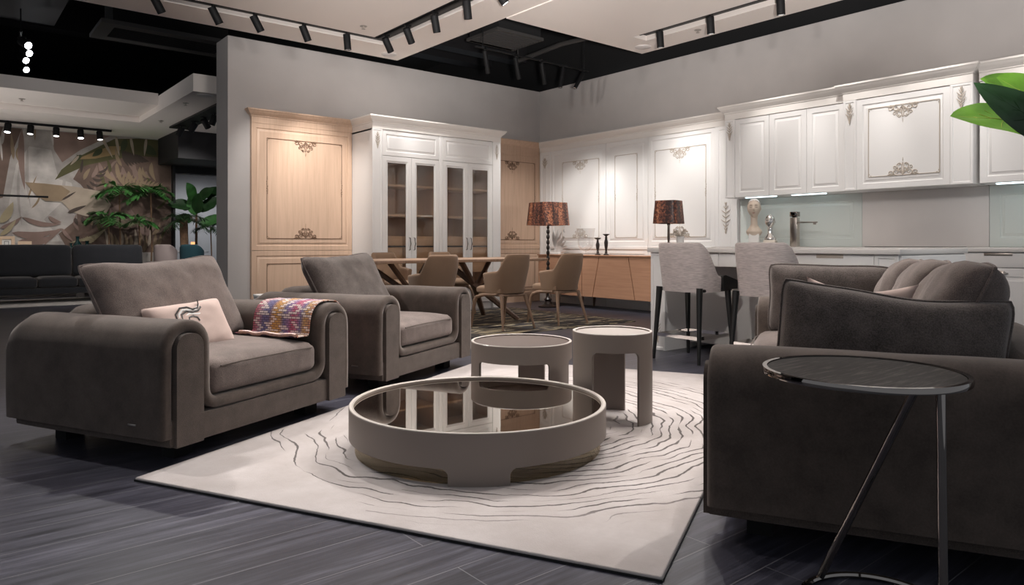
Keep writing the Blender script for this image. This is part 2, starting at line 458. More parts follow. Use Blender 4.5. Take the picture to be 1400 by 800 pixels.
def simple(name, label, cat, mb, m, group=None, loc=(0,0,0), rz=0, smooth=35):
    o = mb.build(name, m, smooth=smooth); o.location = loc; o.rotation_euler = (0,0,rz)
    return tag(o, label, cat, group)

# ceiling cassette above the left
t = thing('air_conditioner', 'dark grey ceiling cassette grille hanging in the open black ceiling at left', 'air vent', (2.45, 10.25, 3.66))
b = MB(); b.frame(-.85, .85, -.42, .42, [(0, 0), (0, .05), (.17, .05), (.17, 0)])
o = b.build('frame', 'dark_grey_metal', t, smooth=0); o.rotation_euler = (R(90), 0, 0)
b = MB(); b.box(-.7, .7, -.27, .27, .03, .9); b.build('housing', 'black_gap', t, smooth=0)
b = MB()
for i in range(9): b.box(-.68, .68, -.25+i*.06, -.235+i*.06, .005, .03)
b.build('grille', 'ceiling_black', t, smooth=0)
t = thing('air_vent', 'black slatted air outlet inside the ceiling opening above the hanging lamps', 'air vent', (6.35, 7.9, 3.86))
b = MB(); b.frame(-.42, .42, -.36, .36, [(0, 0), (0, .04), (.03, .04), (.03, 0)])
o = b.build('frame', 'dark_grey_metal', t, smooth=0); o.rotation_euler = (R(90), 0, 0)
b = MB()
for i in range(12): b.box(-.40, .40, -.33+i*.06, -.315+i*.06, .0, .02)
b.build('grille', 'dark_grey_metal', t, smooth=0)
b = MB(); b.box(-.38, .38, -.34, .34, .03, .84); b.build('duct', 'ceiling_black', t, smooth=0)
for i, (x, y, z0, L) in enumerate([(7.3, 7.75, 3.9, 2.0), (7.75, 5.6, 3.75, 1.2)]):
    b = MB(); b.tube([(0, -L/2, 0), (0, 0, .05), (0, L/2, 0)], .035, 10)
    b.tube([(0, -L/2, 0), (0, -L/2, .8)], .01, 6); b.tube([(0, L/2, 0), (0, L/2, .8)], .01, 6)
    simple('ceiling_pipe', ['dark pipe inside the ceiling opening behind the hanging lamps', 'dark pipe in the ceiling gap along the kitchen wall'][i], 'pipe', b, 'dark_grey_metal', loc=(x, y, z0))

# ------------------------------------------------------------------ ornaments
def spiral(cx, cz, r, a0, turns, d=1, n=22, k=.12):
    return [(cx + math.cos(a0+d*2*PI*turns*i/n)*(r*(1-i/n*(1-k))), cz + math.sin(a0+d*2*PI*turns*i/n)*(r*(1-i/n*(1-k)))) for i in range(n+1)]
def orn(mb, cx, cz, w, h, y, up=1, th=.006):
    def put(pts, r0, r1):
        k = len(pts)
        for sgn in (-1, 1):
            mb.tube([(cx+sgn*p[0]*w/2, y, cz+up*p[1]*h) for p in pts], [r0+(r1-r0)*i/(k-1) for i in range(k)], 5)
    a = w/2/h
    def sp(x, z, r, a0, t, d=1): return [(x+(px-x), z+(pz-z)*a) for px, pz in spiral(x, z, r, a0, t, d)]
    put(sp(.70, .14, .17, -PI/2, 1.35, -1), th, th*.6)
    put(sp(.36, .17, .19, -PI/2, 1.3, 1), th*1.1, th*.6)
    put(sp(.14, .34, .15, 0, 1.25, -1), th, th*.6)
    put(sp(.44, .46, .13, PI, 1.2, 1), th, th*.6)
    put(sp(.20, .60, .10, PI, 1.1, -1), th*.9, th*.5)
    put([(.86, .02), (.7, .06), (.52, .05), (.34, .0)], th, th*.8)
    put([(0, .05), (.16, .2), (.3, .44), (.34, .58), (.26, .66)], th, th*.5)
    put([(.0, .12), (.07, .3), (.05, .55), (.0, .72)], th*1.2, th*.5)
    for z, r in ((.82, .9), (.9, .8), (.97, .6)):
        mb.ball((cx, y, cz+up*z*h), th*r, 1)
def drop(mb, cx, cz, h, y, th=.005, side=1):
    for i in range(9):
        f = i/8-.5
        mb.ball((cx+side*math.sin(i*1.9)*th*1.5, y, cz+f*h), th*(1.1-abs(f)), 1, (1, .8, 1.7))
    mb.tube([(cx, y, cz-h*.5), (cx+side*th*2, y, cz-h*.2), (cx-side*th, y, cz+.1*h), (cx+side*th, y, cz+h*.5)], th*.5, 5)
def corner_curl(mb, cx, cz, sx, sz, y, s=.05, th=.004):
    for sw in (0, 1):
        p = spiral(.45*s, .12*s, .16*s, -PI/2, 1.1, 1, 12)
        q = [(0, 0), (.2*s, 0)] + p
        mb.tube([(cx+sx*(a if not sw else b_), y, cz+sz*(b_ if not sw else a)) for a, b_ in q], th*.7, 5)
def flower_drop(mb, cx, cz, w, h, y, th=.005):
    for i, (f, ww) in enumerate(((.46, .2), (.34, .5), (.2, .9), (.05, .8), (-.1, 1), (-.24, .6), (-.36, .35), (-.46, .15))):
        for s in (-1, 1):
            x = cx+s*ww*w*.25; z = cz+f*h
            mb.tube([(cx, y, z-.02), (x, y-.003, z), (x+s*ww*w*.22, y, z+.02)], [th, th*1.2, th*.4], 5)
    mb.tube([(cx, y, cz-h/2), (cx, y, cz+h/2)], th*.6, 5)
def raised(yf, st=.06, yb=-.001):
    return [(0, yb), (0, yf+.003), (.003, yf), (st, yf), (st+.006, yf+.007), (st+.014, yf+.009), (st+.034, yf+.003), (st+.040, yf-.001), (st+.05, yf-.001)]
def bead(mb, x0, x1, z0, z1, y, r=.0048):
    for a, c in (((x0, z0), (x1, z0)), ((x1, z0), (x1, z1)), ((x1, z1), (x0, z1)), ((x0, z1), (x0, z0))):
        mb.tube([(a[0], y, a[1]), (c[0], y, c[1])], r, 5)
CORN = [(0, 2.48), (0, 2.555), (.008, 2.56), (.008, 2.57), (.014, 2.578), (.03, 2.592), (.05, 2.612), (.06, 2.63), (.066, 2.632), (.066, 2.65)]

def ornate(t, x0, x1, z0, z1, yf, bx0, bx1, bz0, bz1, mat, om, top=True, bottom=True, side=True, ow=.36, oh=.20, st=.06, name='board'):
    b = MB(); b.panel(x0, x1, z0, z1, raised(yf, st)); bo = b.build(name, mat, t, smooth=30)
    y = yf-.003
    m = MB(); bead(m, bx0, bx1, bz0, bz1, y)
    for sx, cx in ((1, bx0), (-1, bx1)):
        corner_curl(m, cx, bz0, sx, 1, y); corner_curl(m, cx, bz1, sx, -1, y)
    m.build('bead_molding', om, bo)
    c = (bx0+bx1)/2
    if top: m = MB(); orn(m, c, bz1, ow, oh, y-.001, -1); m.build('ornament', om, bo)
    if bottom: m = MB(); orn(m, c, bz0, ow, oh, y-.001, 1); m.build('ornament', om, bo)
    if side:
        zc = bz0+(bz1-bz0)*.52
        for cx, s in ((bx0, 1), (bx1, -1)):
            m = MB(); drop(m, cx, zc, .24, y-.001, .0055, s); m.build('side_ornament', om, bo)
    return bo

# oak wall panels left and right of the glazed cabinet
for x0, x1, lab in ((3.10, 4.475, 'tall carved oak wall panel on the left wall, left of the glazed cabinet'),
                    (6.64, 7.965, 'tall carved oak wall panel in the corner, right of the glazed cabinet')):
    t = thing('wall_panel', lab, 'wall panel', (x0, 8.979, 0), 0, 'oak wall panels')
    w = x1-x0
    ornate(t, 0, w, .87, 2.48, -.055, .195, w-.155, 1.024, 2.30, 'oak', 'ornament_wood')
    ornate(t, 0, w, .10, .865, -.055, .195, w-.155, .24, .70, 'oak', 'ornament_wood', top=False, bottom=False, side=False, name='lower_board')
    b = MB(); b.box(0, w, -.05, -.001, 0, .098); b.build('plinth', 'oak', t)
    b = MB(); b.cornice(0, w, -.001, -.058, CORN, lret=x0 < 4, rret=False); b.build('cornice', 'oak', t, smooth=25)

# glazed display cabinet
t = thing('display_cabinet', 'white display cabinet with four glazed doors between the oak panels', 'cabinet', (4.48, 8.978, 0))
YF = -.62
b = MB()
b.box(0, .02, YF+.02, -.001, .0, 2.48); b.box(2.13, 2.15, YF+.02, -.001, 0, 2.48); b.box(0, 2.15, YF+.02, -.001, 2.46, 2.48)
b.box(.02, 2.13, YF+.03, -.001, 0, .1); b.box(.02, 2.13, YF+.02, -.02, 2.11, 2.135)
b.build('carcass', 'white_lacquer', t, smooth=0, weld=False)
b = MB(); b.box(.021, 2.129, -.02, -.003, .101, 2.109); b.box(1.07, 1.09, YF+.03, -.021, .101, 2.109)
b.box(.021, .03, YF+.03, -.021, .101, 2.109); b.box(2.12, 2.129, YF+.03, -.021, .101, 2.109)
b.build('lining', 'oak', t, smooth=0, weld=False)
for x in (0, 2.0):
    b = MB(); b.panel(x, x+.15, 0, 2.48, [(0, YF+.02), (0, YF-.005), (.004, YF-.009), (.02, YF-.009), (.024, YF-.004), (.03, YF-.004)])
    p = b.build('pilaster', 'white_lacquer', t, smooth=25)
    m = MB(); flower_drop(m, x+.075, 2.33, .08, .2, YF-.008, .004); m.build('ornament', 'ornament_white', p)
b = MB(); b.box(1.052, 1.108, YF, -.55, .1, 2.48, .003); b.build('center_stile', 'white_lacquer', t)
for x0, x1 in ((.153, 1.049), (1.111, 1.997)):
    b = MB(); b.panel(x0, x1, 2.135, 2.475, raised(YF, .055, YF+.02)); b.build('flap_door', 'white_lacquer', t, smooth=30)
for i, (x0, x1) in enumerate(((.153, .599), (.602, 1.049), (1.111, 1.553), (1.556, 1.997))):
    b = MB(); fr = .082
    b.frame(x0, x1, .105, 2.125, [(0, YF+.02), (0, YF+.003), (.003, YF), (fr-.025, YF), (fr-.018, YF+.006), (fr, YF+.009), (fr, YF+.02)])
    d = b.build('glass_door', 'white_lacquer', t, smooth=30)
    b = MB(); b.box(x0+fr-.005, x1-fr+.005, YF+.011, YF+.015, .105+fr-.005, 2.125-fr+.005); b.build('pane', 'door_glass', d, smooth=0)
    hx = x1-.035 if i % 2 == 0 else x0+.035
    b = MB(); b.tube([(hx, YF, 1.04), (hx, YF-.025, 1.035), (hx, YF-.03, 1.0), (hx+.006, YF-.034, .955), (hx-.003, YF-.03, .91), (hx, YF-.025, .875), (hx, YF, .87)], [.006, .006, .005, .007, .005, .006, .006], 8)
    b.build('handle', 'dark_chrome', d)
for x0, x1 in ((.031, 1.069), (1.091, 2.119)):
    for z in (1.74, 1.33):
        b = MB(); b.box(x0, x1, -.50, -.021, z, z+.028, .002); b.build('shelf', 'oak_light', t)
    for z0, z1 in ((.93, 1.06), (.74, .905), (.54, .72)):
        for a, c in ((x0+.005, (x0+x1)/2-.02), ((x0+x1)/2+.02, x1-.005)):
            b = MB(); b.box(a, c, -.50, -.03, z0, z1, .003); b.build('drawer', 'oak_light', t)
    b = MB(); b.box(x0, x1, -.46, -.021, .908, .928); b.build('drawer_gap_strip', 'dark_grey_metal', t)  # dark strip standing for the shaded gap between the drawers
b = MB(); b.cornice(0, 2.15, -.001, YF-.01, CORN); b.build('cornice', 'white_trim', t, smooth=25)

# white carved panelling on the right wall (local x runs away from the corner)
RW = R(-90)
for i, (x0, x1, bx0, bx1, lab, od) in enumerate((
        (.34, 1.567, .62, 1.43, 'wide white carved wall panel nearest the corner, behind the floor lamp', 1),
        (1.573, 2.387, 1.76, 2.19, 'narrow white wall panel between two wide carved ones above the sideboard', 0),
        (2.393, 3.512, 2.52, 3.37, 'wide white carved wall panel behind the square-shaded table lamp', 1))):
    t = thing('wall_panel', lab, 'wall panel', (7.969, 8.98-x0, 0), RW, 'white wall panels')
    w = x1-x0
    ornate(t, 0, w, .93, 2.48, -.05, bx0-x0, bx1-x0, 1.05, 2.27, 'white_lacquer', 'ornament_white', top=od, bottom=od, ow=.40, oh=.21)
    b = MB(); b.panel(0, w, .10, .87, raised(-.05)); b.build('lower_board', 'white_lacquer', t, smooth=30)
    b = MB(); b.box(0, w, -.062, -.001, .872, .928, .006); b.build('rail', 'white_lacquer', t)
    b = MB(); b.box(0, w, -.045, -.001, 0, .098); b.build('plinth', 'white_lacquer', t)
for x0, x1, lab in ((.068, .337, 'slim white pilaster in the corner beside the oak panel'), (3.515, 3.84, 'white pilaster with flower carving left of the wall cupboards')):
    t = thing('pilaster', lab, 'pilaster', (7.969, 8.98-x0, 0), RW)
    w = x1-x0
    b = MB(); b.panel(0, w, 0, 2.48, [(0, -.001), (0, -.053), (.004, -.057), (.05, -.057), (.056, -.05), (.09, -.05), (.096, -.055), (.1, -.055)]); b.build('board', 'white_lacquer', t, smooth=25)
    m = MB(); flower_drop(m, w/2, 1.29 if x0 > 1 else 2.3, .15, .40 if x0 > 1 else .15, -.059, .006); m.build('ornament', 'ornament_white', t)
b = MB(); b.cornice(.068, 3.86, -.001, -.06, CORN, False, False)
simple('cornice', 'long white cornice along the top of the white wall panels', 'cornice', b, 'white_trim', loc=(7.969, 8.98, 0), rz=RW, smooth=25)

# wall cupboards
ZB = 1.52
def cupboard(label, x0, x1, yf, doors, pil, lret, rret, orn_door=None):
    t = thing('wall_cupboard', label, 'cupboard', (7.969, 8.98-x0, 0), RW, 'white wall cupboards')
    w = x1-x0
    b = MB(); b.box(0, w, yf+.02, -.001, ZB, 2.48); b.build('carcass', 'white_lacquer', t, smooth=0)
    for a, c in pil:
        b = MB(); b.panel(a-x0, c-x0, ZB, 2.48, [(0, yf+.02), (0, yf-.003), (.004, yf-.007), (.022, yf-.007), (.027, yf-.001), (.035, yf-.001)])
        p = b.build('pilaster', 'white_lacquer', t, smooth=25)
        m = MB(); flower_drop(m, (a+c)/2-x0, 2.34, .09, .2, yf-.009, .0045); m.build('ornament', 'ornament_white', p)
    for i, (a, c) in enumerate(doors):
        if orn_door == i: ornate(t, a-x0, c-x0, ZB+.003, 2.475, yf, a-x0+.125, c-x0-.09, 1.65, 2.36, 'white_lacquer', 'ornament_white', side=False, ow=.34, oh=.18, name='hood_door')
        else:
            b = MB(); b.panel(a-x0+.002, c-x0-.002, ZB+.003, 2.475, raised(yf, .06, yf+.02)); b.build('door', 'white_lacquer', t, smooth=30)
    b = MB(); b.cornice(0, w, -.001, yf-.008, CORN, lret, rret); b.build('cornice', 'white_trim', t, smooth=25)
    return t
cu = cupboard('white three-door wall cupboard above the sink and busts', 3.862, 5.352, -.35, [(4.0, 4.46), (4.46, 4.92), (4.92, 5.35)], [(3.862, 4.0)], True, False)
b = MB(); b.box(.25, .65, -.30, -.27, ZB-.010, ZB-.001); b.box(.85, 1.25, -.30, -.27, ZB-.010, ZB-.001); b.build('light_strip', 'led_strip', cu)
cupboard('white carved hood cupboard with scroll ornaments above the hob', 5.36, 6.585, -.40, [(5.5, 6.39)], [(5.36, 5.5), (6.39, 6.585)], True, True, 0)
cu = cupboard('white wall cupboard behind the plant leaves at far right', 6.62, 8.4, -.35, [(6.62, 7.22), (7.22, 7.82), (7.82, 8.4)], [], False, False)
b = MB(); b.box(.12, 1.70, -.30, -.26, ZB-.012, ZB-.001); b.build('light_strip', 'led_strip', cu)

# splashbacks, base units, worktop
for x0, x1, m, lab in ((3.862, 5.385, 'splash_mint', 'pale mint splashback panel behind the tall tap'), (5.388, 6.60, 'splash_grey', 'plain grey splashback panel behind the hob'),
                       (6.603, 8.4, 'splash_mint', 'pale mint splashback panel at the right edge under the cupboard')):
    t = thing('splashback', lab, 'splashback', (7.969, 8.98-x0, 0), RW)
    b = MB(); w = x1-x0
    if m == 'splash_mint': b.panel(0, w, .922, ZB-.002, raised(-.02, .09))
    else: b.box(0, w, -.02, -.001, .922, ZB-.002, .001)
    b.build('board', m, t, smooth=30)
for i, (x0, x1) in enumerate(((3.862, 5.2), (5.203, 6.575), (6.578, 7.45), (7.453, 8.4))):
    t = thing('base_cabinet', ['white base cabinet under the tall tap', 'white base cabinet under the hob', 'white base cabinet with metal cup handle right of the sofa cushions', 'white base cabinet at the right edge of the counter'][i], 'cabinet', (7.969, 8.98-x0, 0), RW, 'white base cabinets')
    w = x1-x0
    b = MB(); b.box(0, w, -.60, -.001, .1, .878); b.build('carcass', 'white_lacquer', t, smooth=0)
    b = MB(); b.box(0, w, -.55, -.05, 0, .099); b.build('plinth', 'dark_grey_metal', t, smooth=0)
    b = MB(); b.box(.003, w-.003, -.622, -.601, .745, .87, .002); d = b.build('drawer', 'white_lacquer', t)
    b = MB(); b.box(w*.3-.1, w*.3+.12, -.624, -.603, .845, .872, .004); b.build('finger_pull', 'steel', d)
    b = MB(); b.panel(.003, w-.003, .105, .735, raised(-.622, .07, -.601)); d = b.build('door', 'white_lacquer', t, smooth=30)
    b = MB(); b.lathe([(.0, .0), (.05, 0), (.045, .012), (.03, .022), (0, .026)], 16, (w*.33, -.63, .69), sx=1, sy=.5); b.tube([(w*.33-.06, -.623, .693), (w*.33-.03, -.645, .69), (w*.33+.03, -.645, .69), (w*.33+.06, -.623, .693)], .006, 8)
    b.build('handle', 'steel', d)
b = MB(); b.box(3.862, 8.4, -.64, -.001, .88, .92, .004)
simple('worktop', 'white stone worktop along the kitchen wall', 'worktop', b, 'stone_top', loc=(7.969, 8.98, 0), rz=RW)
b = MB(); b.box(0, .76, -.50, 0, .0005, .006, .002); b.tube([(.2, -.25, .007)], .05) if False else None
simple('hob', 'slim black glass hob set on the worktop under the carved hood', 'hob', b, 'candle_dark', loc=(7.85, 3.30, .92), rz=RW)

# kitchen tap
t = thing('tap', 'tall square steel kitchen tap with a slim side spout', 'tap', (7.62, 4.2, .92))
b = MB(); b.box(-.035, .035, -.042, .042, 0, .335, .003); b.build('column', 'steel', t)
b = MB(); b.box(-.037, .037, -.044, .044, .345, .40, .004); b.box(-.02, .02, -.02, .02, .33, .35); b.build('lever_head', 'dark_chrome', t)
b = MB(); b.box(-.02, .02, -.26, -.04, .270, .284, .003); b.lathe([(.016, .25), (.018, .27)], 12, (0, -.235, 0)); b.build('spout', 'steel', t)

# island
t = thing('kitchen_island', 'white kitchen island with knee space behind the grey bar stools', 'kitchen island', (6.25, 4.17, 0), RW)
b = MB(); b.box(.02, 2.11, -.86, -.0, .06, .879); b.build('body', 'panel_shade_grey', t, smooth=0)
b = MB(); b.box(-.02, 2.15, -1.23, .02, .88, .918, .005); b.build('countertop', 'stone_top', t)
for x0, x1 in ((0, .16), (1.97, 2.13)):
    b = MB(); b.panel(x0, x1, 0, .878, [(0, -.0 if x0 < 1 else -.0), (0, -1.2), (.003, -1.203), (.025, -1.203), (.031, -1.195), (.045, -1.197)])
    p = b.build('end_leg', 'white_lacquer', t, smooth=25)
    m = MB(); flower_drop(m, (x0+x1)/2, .18, .07, .2, -1.198, .004); m.build('ornament', 'ornament_white', p)
for i, (x0, x1) in enumerate(((.165, .712), (.716, 1.34), (1.344, 1.965))):
    b = MB(); b.box(x0, x1, -1.20, -.87, .765, .876, .002); d = b.build('drawer', 'white_lacquer', t)
    if i: b = MB(); b.box((x0+x1)/2-.1, (x0+x1)/2+.1, -1.2025, -1.19, .848, .8765, .003); b.build('finger_pull', 'ornament_white', d)
b = MB(); b.panel(-1.19, -.02, .06, .87, raised(-.0, .08, .015)); o = b.build('end_panel', 'white_lacquer', t, smooth=30)
o.rotation_euler = (0, 0, R(90)); o.location = (2.148, 0, 0)
slab('trim_5', [(8.2, 8.3, -4, 20, 3.4, 4.75)], 'ceiling_black')
# ------------------------------------------------------------------ upholstery
ANG = R(26.64)
A = Vector((math.cos(ANG), math.sin(ANG), 0)); B_ = Vector((math.sin(ANG), -math.cos(ANG), 0))

def sheath_mb(W, D, aw, ztop=.62, th=.052, zlow=.232, rear_r=.11, zbot=.125):
    xo = W/2-th/2; xi = W/2-aw+th/2; zt = ztop-th/2
    pts = [(-xo, zbot), (-xo, zt), (-xi, zt), (-xi, zlow), (xi, zlow), (xi, zt), (xo, zt), (xo, zbot)]
    path = resample(rounded(pts, [0, .098, .09, .075, .075, .09, .098, 0], 7), .06)
    b = MB(); rings = []
    # section across thickness (s) and depth (y): rounded rectangle with pillowed front lip
    h = th/2; sec = []
    ys = [.012, .0, .004] ; nD = 16
    front = [(-h, .03), (-h*.98, .014), (-h*.7, .003), (0, 0), (h*.7, .003), (h*.98, .014), (h, .03)]
    side = [(h, .03+(D-.06)*k/nD) for k in range(1, nD)]
    back = [(h, D-.03), (h*.7, D-.005), (0, D), (-h*.7, D-.005), (-h, D-.03)]
    side2 = [(-h, D-.03-(D-.06)*k/nD) for k in range(1, nD)]
    sec = front + side + back + side2
    for i, p in enumerate(path):
        a = path[max(0, i-1)]; c = path[min(len(path)-1, i+1)]
        t = (c-a).normalized(); n = Vector((t.y, -t.x))   # left of travel flipped
        ring = []
        for s, y in sec:
            bulge = 1.0
            z = p.y+n.y*s*bulge; x = p.x+n.x*s*bulge
            q = y-(D-rear_r)
            if q > 0 and z > .2:
                zm = (rear_r**2-min(q, rear_r*.985)**2)**.5-rear_r
                z = z+zm*max(0, (z-.2)/(ztop-.2))
            nz = noise.noise(Vector((x*3, y*4, z*5)))*.004
            ring.append((x+n.x*nz, y, z+n.y*nz))
        rings.append(b.ring(ring))
    for i in range(len(rings)-1): b.bridge(rings[i], rings[i+1])
    b.cap(rings[0], True); b.cap(rings[-1])
    return b
def soft_box(W0, W1, D0, D1, z0, z1, r=.05, crown=.03, n=18, seed=0, amp=.004):
    b = MB()
    def se(t, w, rr):       # side falloff
        return t
    cx, cy, cz = (W0+W1)/2, (D0+D1)/2, (z0+z1)/2
    hw, hd, hz = (W1-W0)/2, (D1-D0)/2, (z1-z0)/2
    b.box(W0, W1, D0, D1, z0, z1)
    bmesh.ops.subdivide_edges(b.bm, edges=b.bm.edges, cuts=n, use_grid_fill=True)
    for v in b.bm.verts:
        p = v.co - Vector((cx, cy, cz))
        q = Vector((max(-hw+r, min(hw-r, p.x)), max(-hd+r, min(hd-r, p.y)), max(-hz+r, min(hz-r, p.z))))
        d = p-q
        if d.length > 1e-6: p = q + d.normalized()*r
        u, w_ = p.x/hw, p.y/hd
        c = (1-u**4)*(1-w_**4)
        if p.z > 0: p.z += crown*c*(p.z/hz)
        bulge = 1-(p.z/hz)**2
        if abs(p.y) > hd-r*1.5: p.y += math.copysign(crown*.35*max(0, bulge)*(1-u*u), p.y)
        k = noise.noise(Vector((p.x*5+seed, p.y*5, p.z*6)))*amp
        p += Vector((0, 0, k)) if p.z > 0 else Vector((0, 0, 0))
        v.co = p+Vector((cx, cy, cz))
    return b
def pillow(name, label, w, h, t, M, mat, seed=0, pipe=True, group=None, cat='cushion', pinch=.07, wr=.012, sag=0, n=34, rnd=.05):
    b = MB(); per = []
    def f(s):
        def g(u, v):
            u = u*2-1; v = v*2-1
            rc_ = 1-rnd*max(0, abs(u)**6*abs(v)**6); x = w/2*u*rc_*(1-pinch*(1-v*v)*abs(u)); z = h/2*v*rc_*(1-pinch*(1-u*u)*abs(v))
            x += noise.noise(Vector((z*5, seed, 1)))*.012*abs(u); z += noise.noise(Vector((x*4, seed, 7)))*.016*abs(v)
            z -= sag*(1-u*u)*(v+1)/2
            th = t/2*max(0, (1-abs(u)**4)*(1-abs(v)**4))**.5
            k = noise.noise(Vector((x*6+seed, z*6, s*3)))*wr + noise.noise(Vector((x*13+seed, z*11, s*3+5)))*wr*.45
            # puckers running in from the corners
            cr = abs(abs(u)-abs(v)); k += math.sin(10*(abs(u)+abs(v))+seed)*wr*.35*max(0, .5-cr)
            return (x, s*(th+k*min(1, th/(t*.2))), z)
        return g
    for s in (-1, 1): b.grid(f(s), n, n)
    o = b.build(name, mat, smooth=60, weld=True)
    # weld shared rim exactly
    o.matrix_world = M
    tag(o, label, cat, group)
    if pipe:
        pts = []
        g = f(1)
        m = 20
        for i in range(m): pts.append(g(i/m, 0))
        for i in range(m): pts.append(g(1, i/m))
        for i in range(m): pts.append(g(1-i/m, 1))
        for i in range(m): pts.append(g(0, 1-i/m))
        pb = MB(); pb.tube([(p[0], 0, p[2]) for p in pts], .006, 6, closed=True)
        pb.build('piping', mat, o)
    return o
def frameM(parent_loc, rz, loc, tilt=0, yaw=0, roll=0):
    return Matrix.Translation(parent_loc) @ Matrix.Rotation(rz, 4, 'Z') @ Matrix.Translation(loc) @ Matrix.Rotation(yaw, 4, 'Z') @ Matrix.Rotation(-tilt, 4, 'X') @ Matrix.Rotation(roll, 4, 'Y')

def upholstered(name, label, cat, W, D, loc, rz, nseat, seed, group=None, aw=.255, badge=-1, frontgap=.0):
    t = thing(name, label, cat, loc, rz, group)
    th = .052
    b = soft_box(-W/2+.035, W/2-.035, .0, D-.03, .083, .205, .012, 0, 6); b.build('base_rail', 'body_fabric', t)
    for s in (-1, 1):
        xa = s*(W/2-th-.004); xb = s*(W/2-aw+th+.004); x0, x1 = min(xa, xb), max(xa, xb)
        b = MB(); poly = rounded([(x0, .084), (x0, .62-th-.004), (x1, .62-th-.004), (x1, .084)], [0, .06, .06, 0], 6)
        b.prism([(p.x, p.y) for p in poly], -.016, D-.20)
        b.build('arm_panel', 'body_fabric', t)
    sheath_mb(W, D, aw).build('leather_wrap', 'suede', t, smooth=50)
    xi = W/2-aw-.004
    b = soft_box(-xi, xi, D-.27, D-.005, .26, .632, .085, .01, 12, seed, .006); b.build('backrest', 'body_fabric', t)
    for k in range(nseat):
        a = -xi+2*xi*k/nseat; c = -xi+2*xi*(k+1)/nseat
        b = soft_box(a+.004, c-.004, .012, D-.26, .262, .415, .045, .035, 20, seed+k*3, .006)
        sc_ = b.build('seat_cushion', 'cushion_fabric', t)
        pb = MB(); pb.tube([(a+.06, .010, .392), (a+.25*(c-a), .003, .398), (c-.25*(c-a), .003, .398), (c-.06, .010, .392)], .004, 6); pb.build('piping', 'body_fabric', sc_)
    for sx in (-1, 1):
        for y in (.14, D-.2):
            b = MB(); b.box(sx*(W/2-.2)-.05, sx*(W/2-.2)+.05, y-.03, y+.05, .0, .084, .004); b.build('foot', 'black_gap', t)  # near-black: shadow under the seat put into the foot colour
    if badge:
        b = MB(); b.box(badge*(W/2+.001)-.002, badge*(W/2+.001)+.002, .16, .21, .172, .181, .001); b.build('badge', 'steel', t)
    return t
a1 = Vector((1.31, 3.489, 0)); a2 = Vector((2.727, 4.23, 0))
upholstered('armchair', 'dark brown suede armchair with a woven throw, nearest on the left', 'armchair', 1.26, 1.07, a1, ANG, 1, 1, 'brown suede armchairs')
upholstered('armchair', 'dark brown suede armchair behind the first one, beside the low round tables', 'armchair', 1.26, 1.10, a2, ANG, 1, 7, 'brown suede armchairs')
# big back cushions
pillow('back_cushion', 'large brown back cushion leaning in the nearest armchair', .92, .53, .20, frameM(a1, ANG, (-.035, .655, .632), R(27), R(4), R(-2.5)), 'cushion_fabric', 2, group='big armchair cushions')
pillow('back_cushion', 'large brown back cushion leaning in the armchair farther back', .88, .53, .20, frameM(a2, ANG, (-.05, .655, .635), R(27), R(3), R(-2.5)), 'dark_cushion', 5, group='big armchair cushions')
# blush cushion with a printed face-like squiggle
pc = pillow('throw_cushion', 'small blush pink cushion with black and white line print on the nearest armchair', .46, .28, .12, frameM(a1, ANG, (-.10, .44, .525), R(26), R(-5), R(-3)), 'blush', 9, pipe=False, wr=.006)
b = MB()
yq = -.062
def squig(pts, r, dz=0): b.tube([(x, yq+.012*((x+.03)/.12)**2+dz, z) for x, z in pts], r, 6, flat=.4)
squig([(-.10, .02), (-.10, .06), (-.07, .09), (-.03, .09), (.0, .075), (.03, .08), (.045, .10), (.05, .125)], .005)
squig([(-.075, .02), (-.07, .055), (-.04, .07), (-.01, .06), (.03, .065), (.055, .085)], .005)
squig([(-.045, .0), (-.035, .035), (-.01, .04), (.015, .03), (.02, .01)], .005)
squig([(.05, .03), (.085, .03)], .003)
b.build('black_print', 'candle_dark', pc)
b = MB()
squig([(-.086, .02), (-.083, .06), (-.055, .08), (-.02, .075), (.02, .072), (.05, .10)], .006, .002)
squig([(-.06, .01), (-.052, .045), (-.025, .055), (.02, .048), (.05, .05)], .006, .002)
b.build('white_print', 'white_matte', pc)

wood('woven_hem', (.50,.30,.22), (.20,.14,.26), 'x', 14)
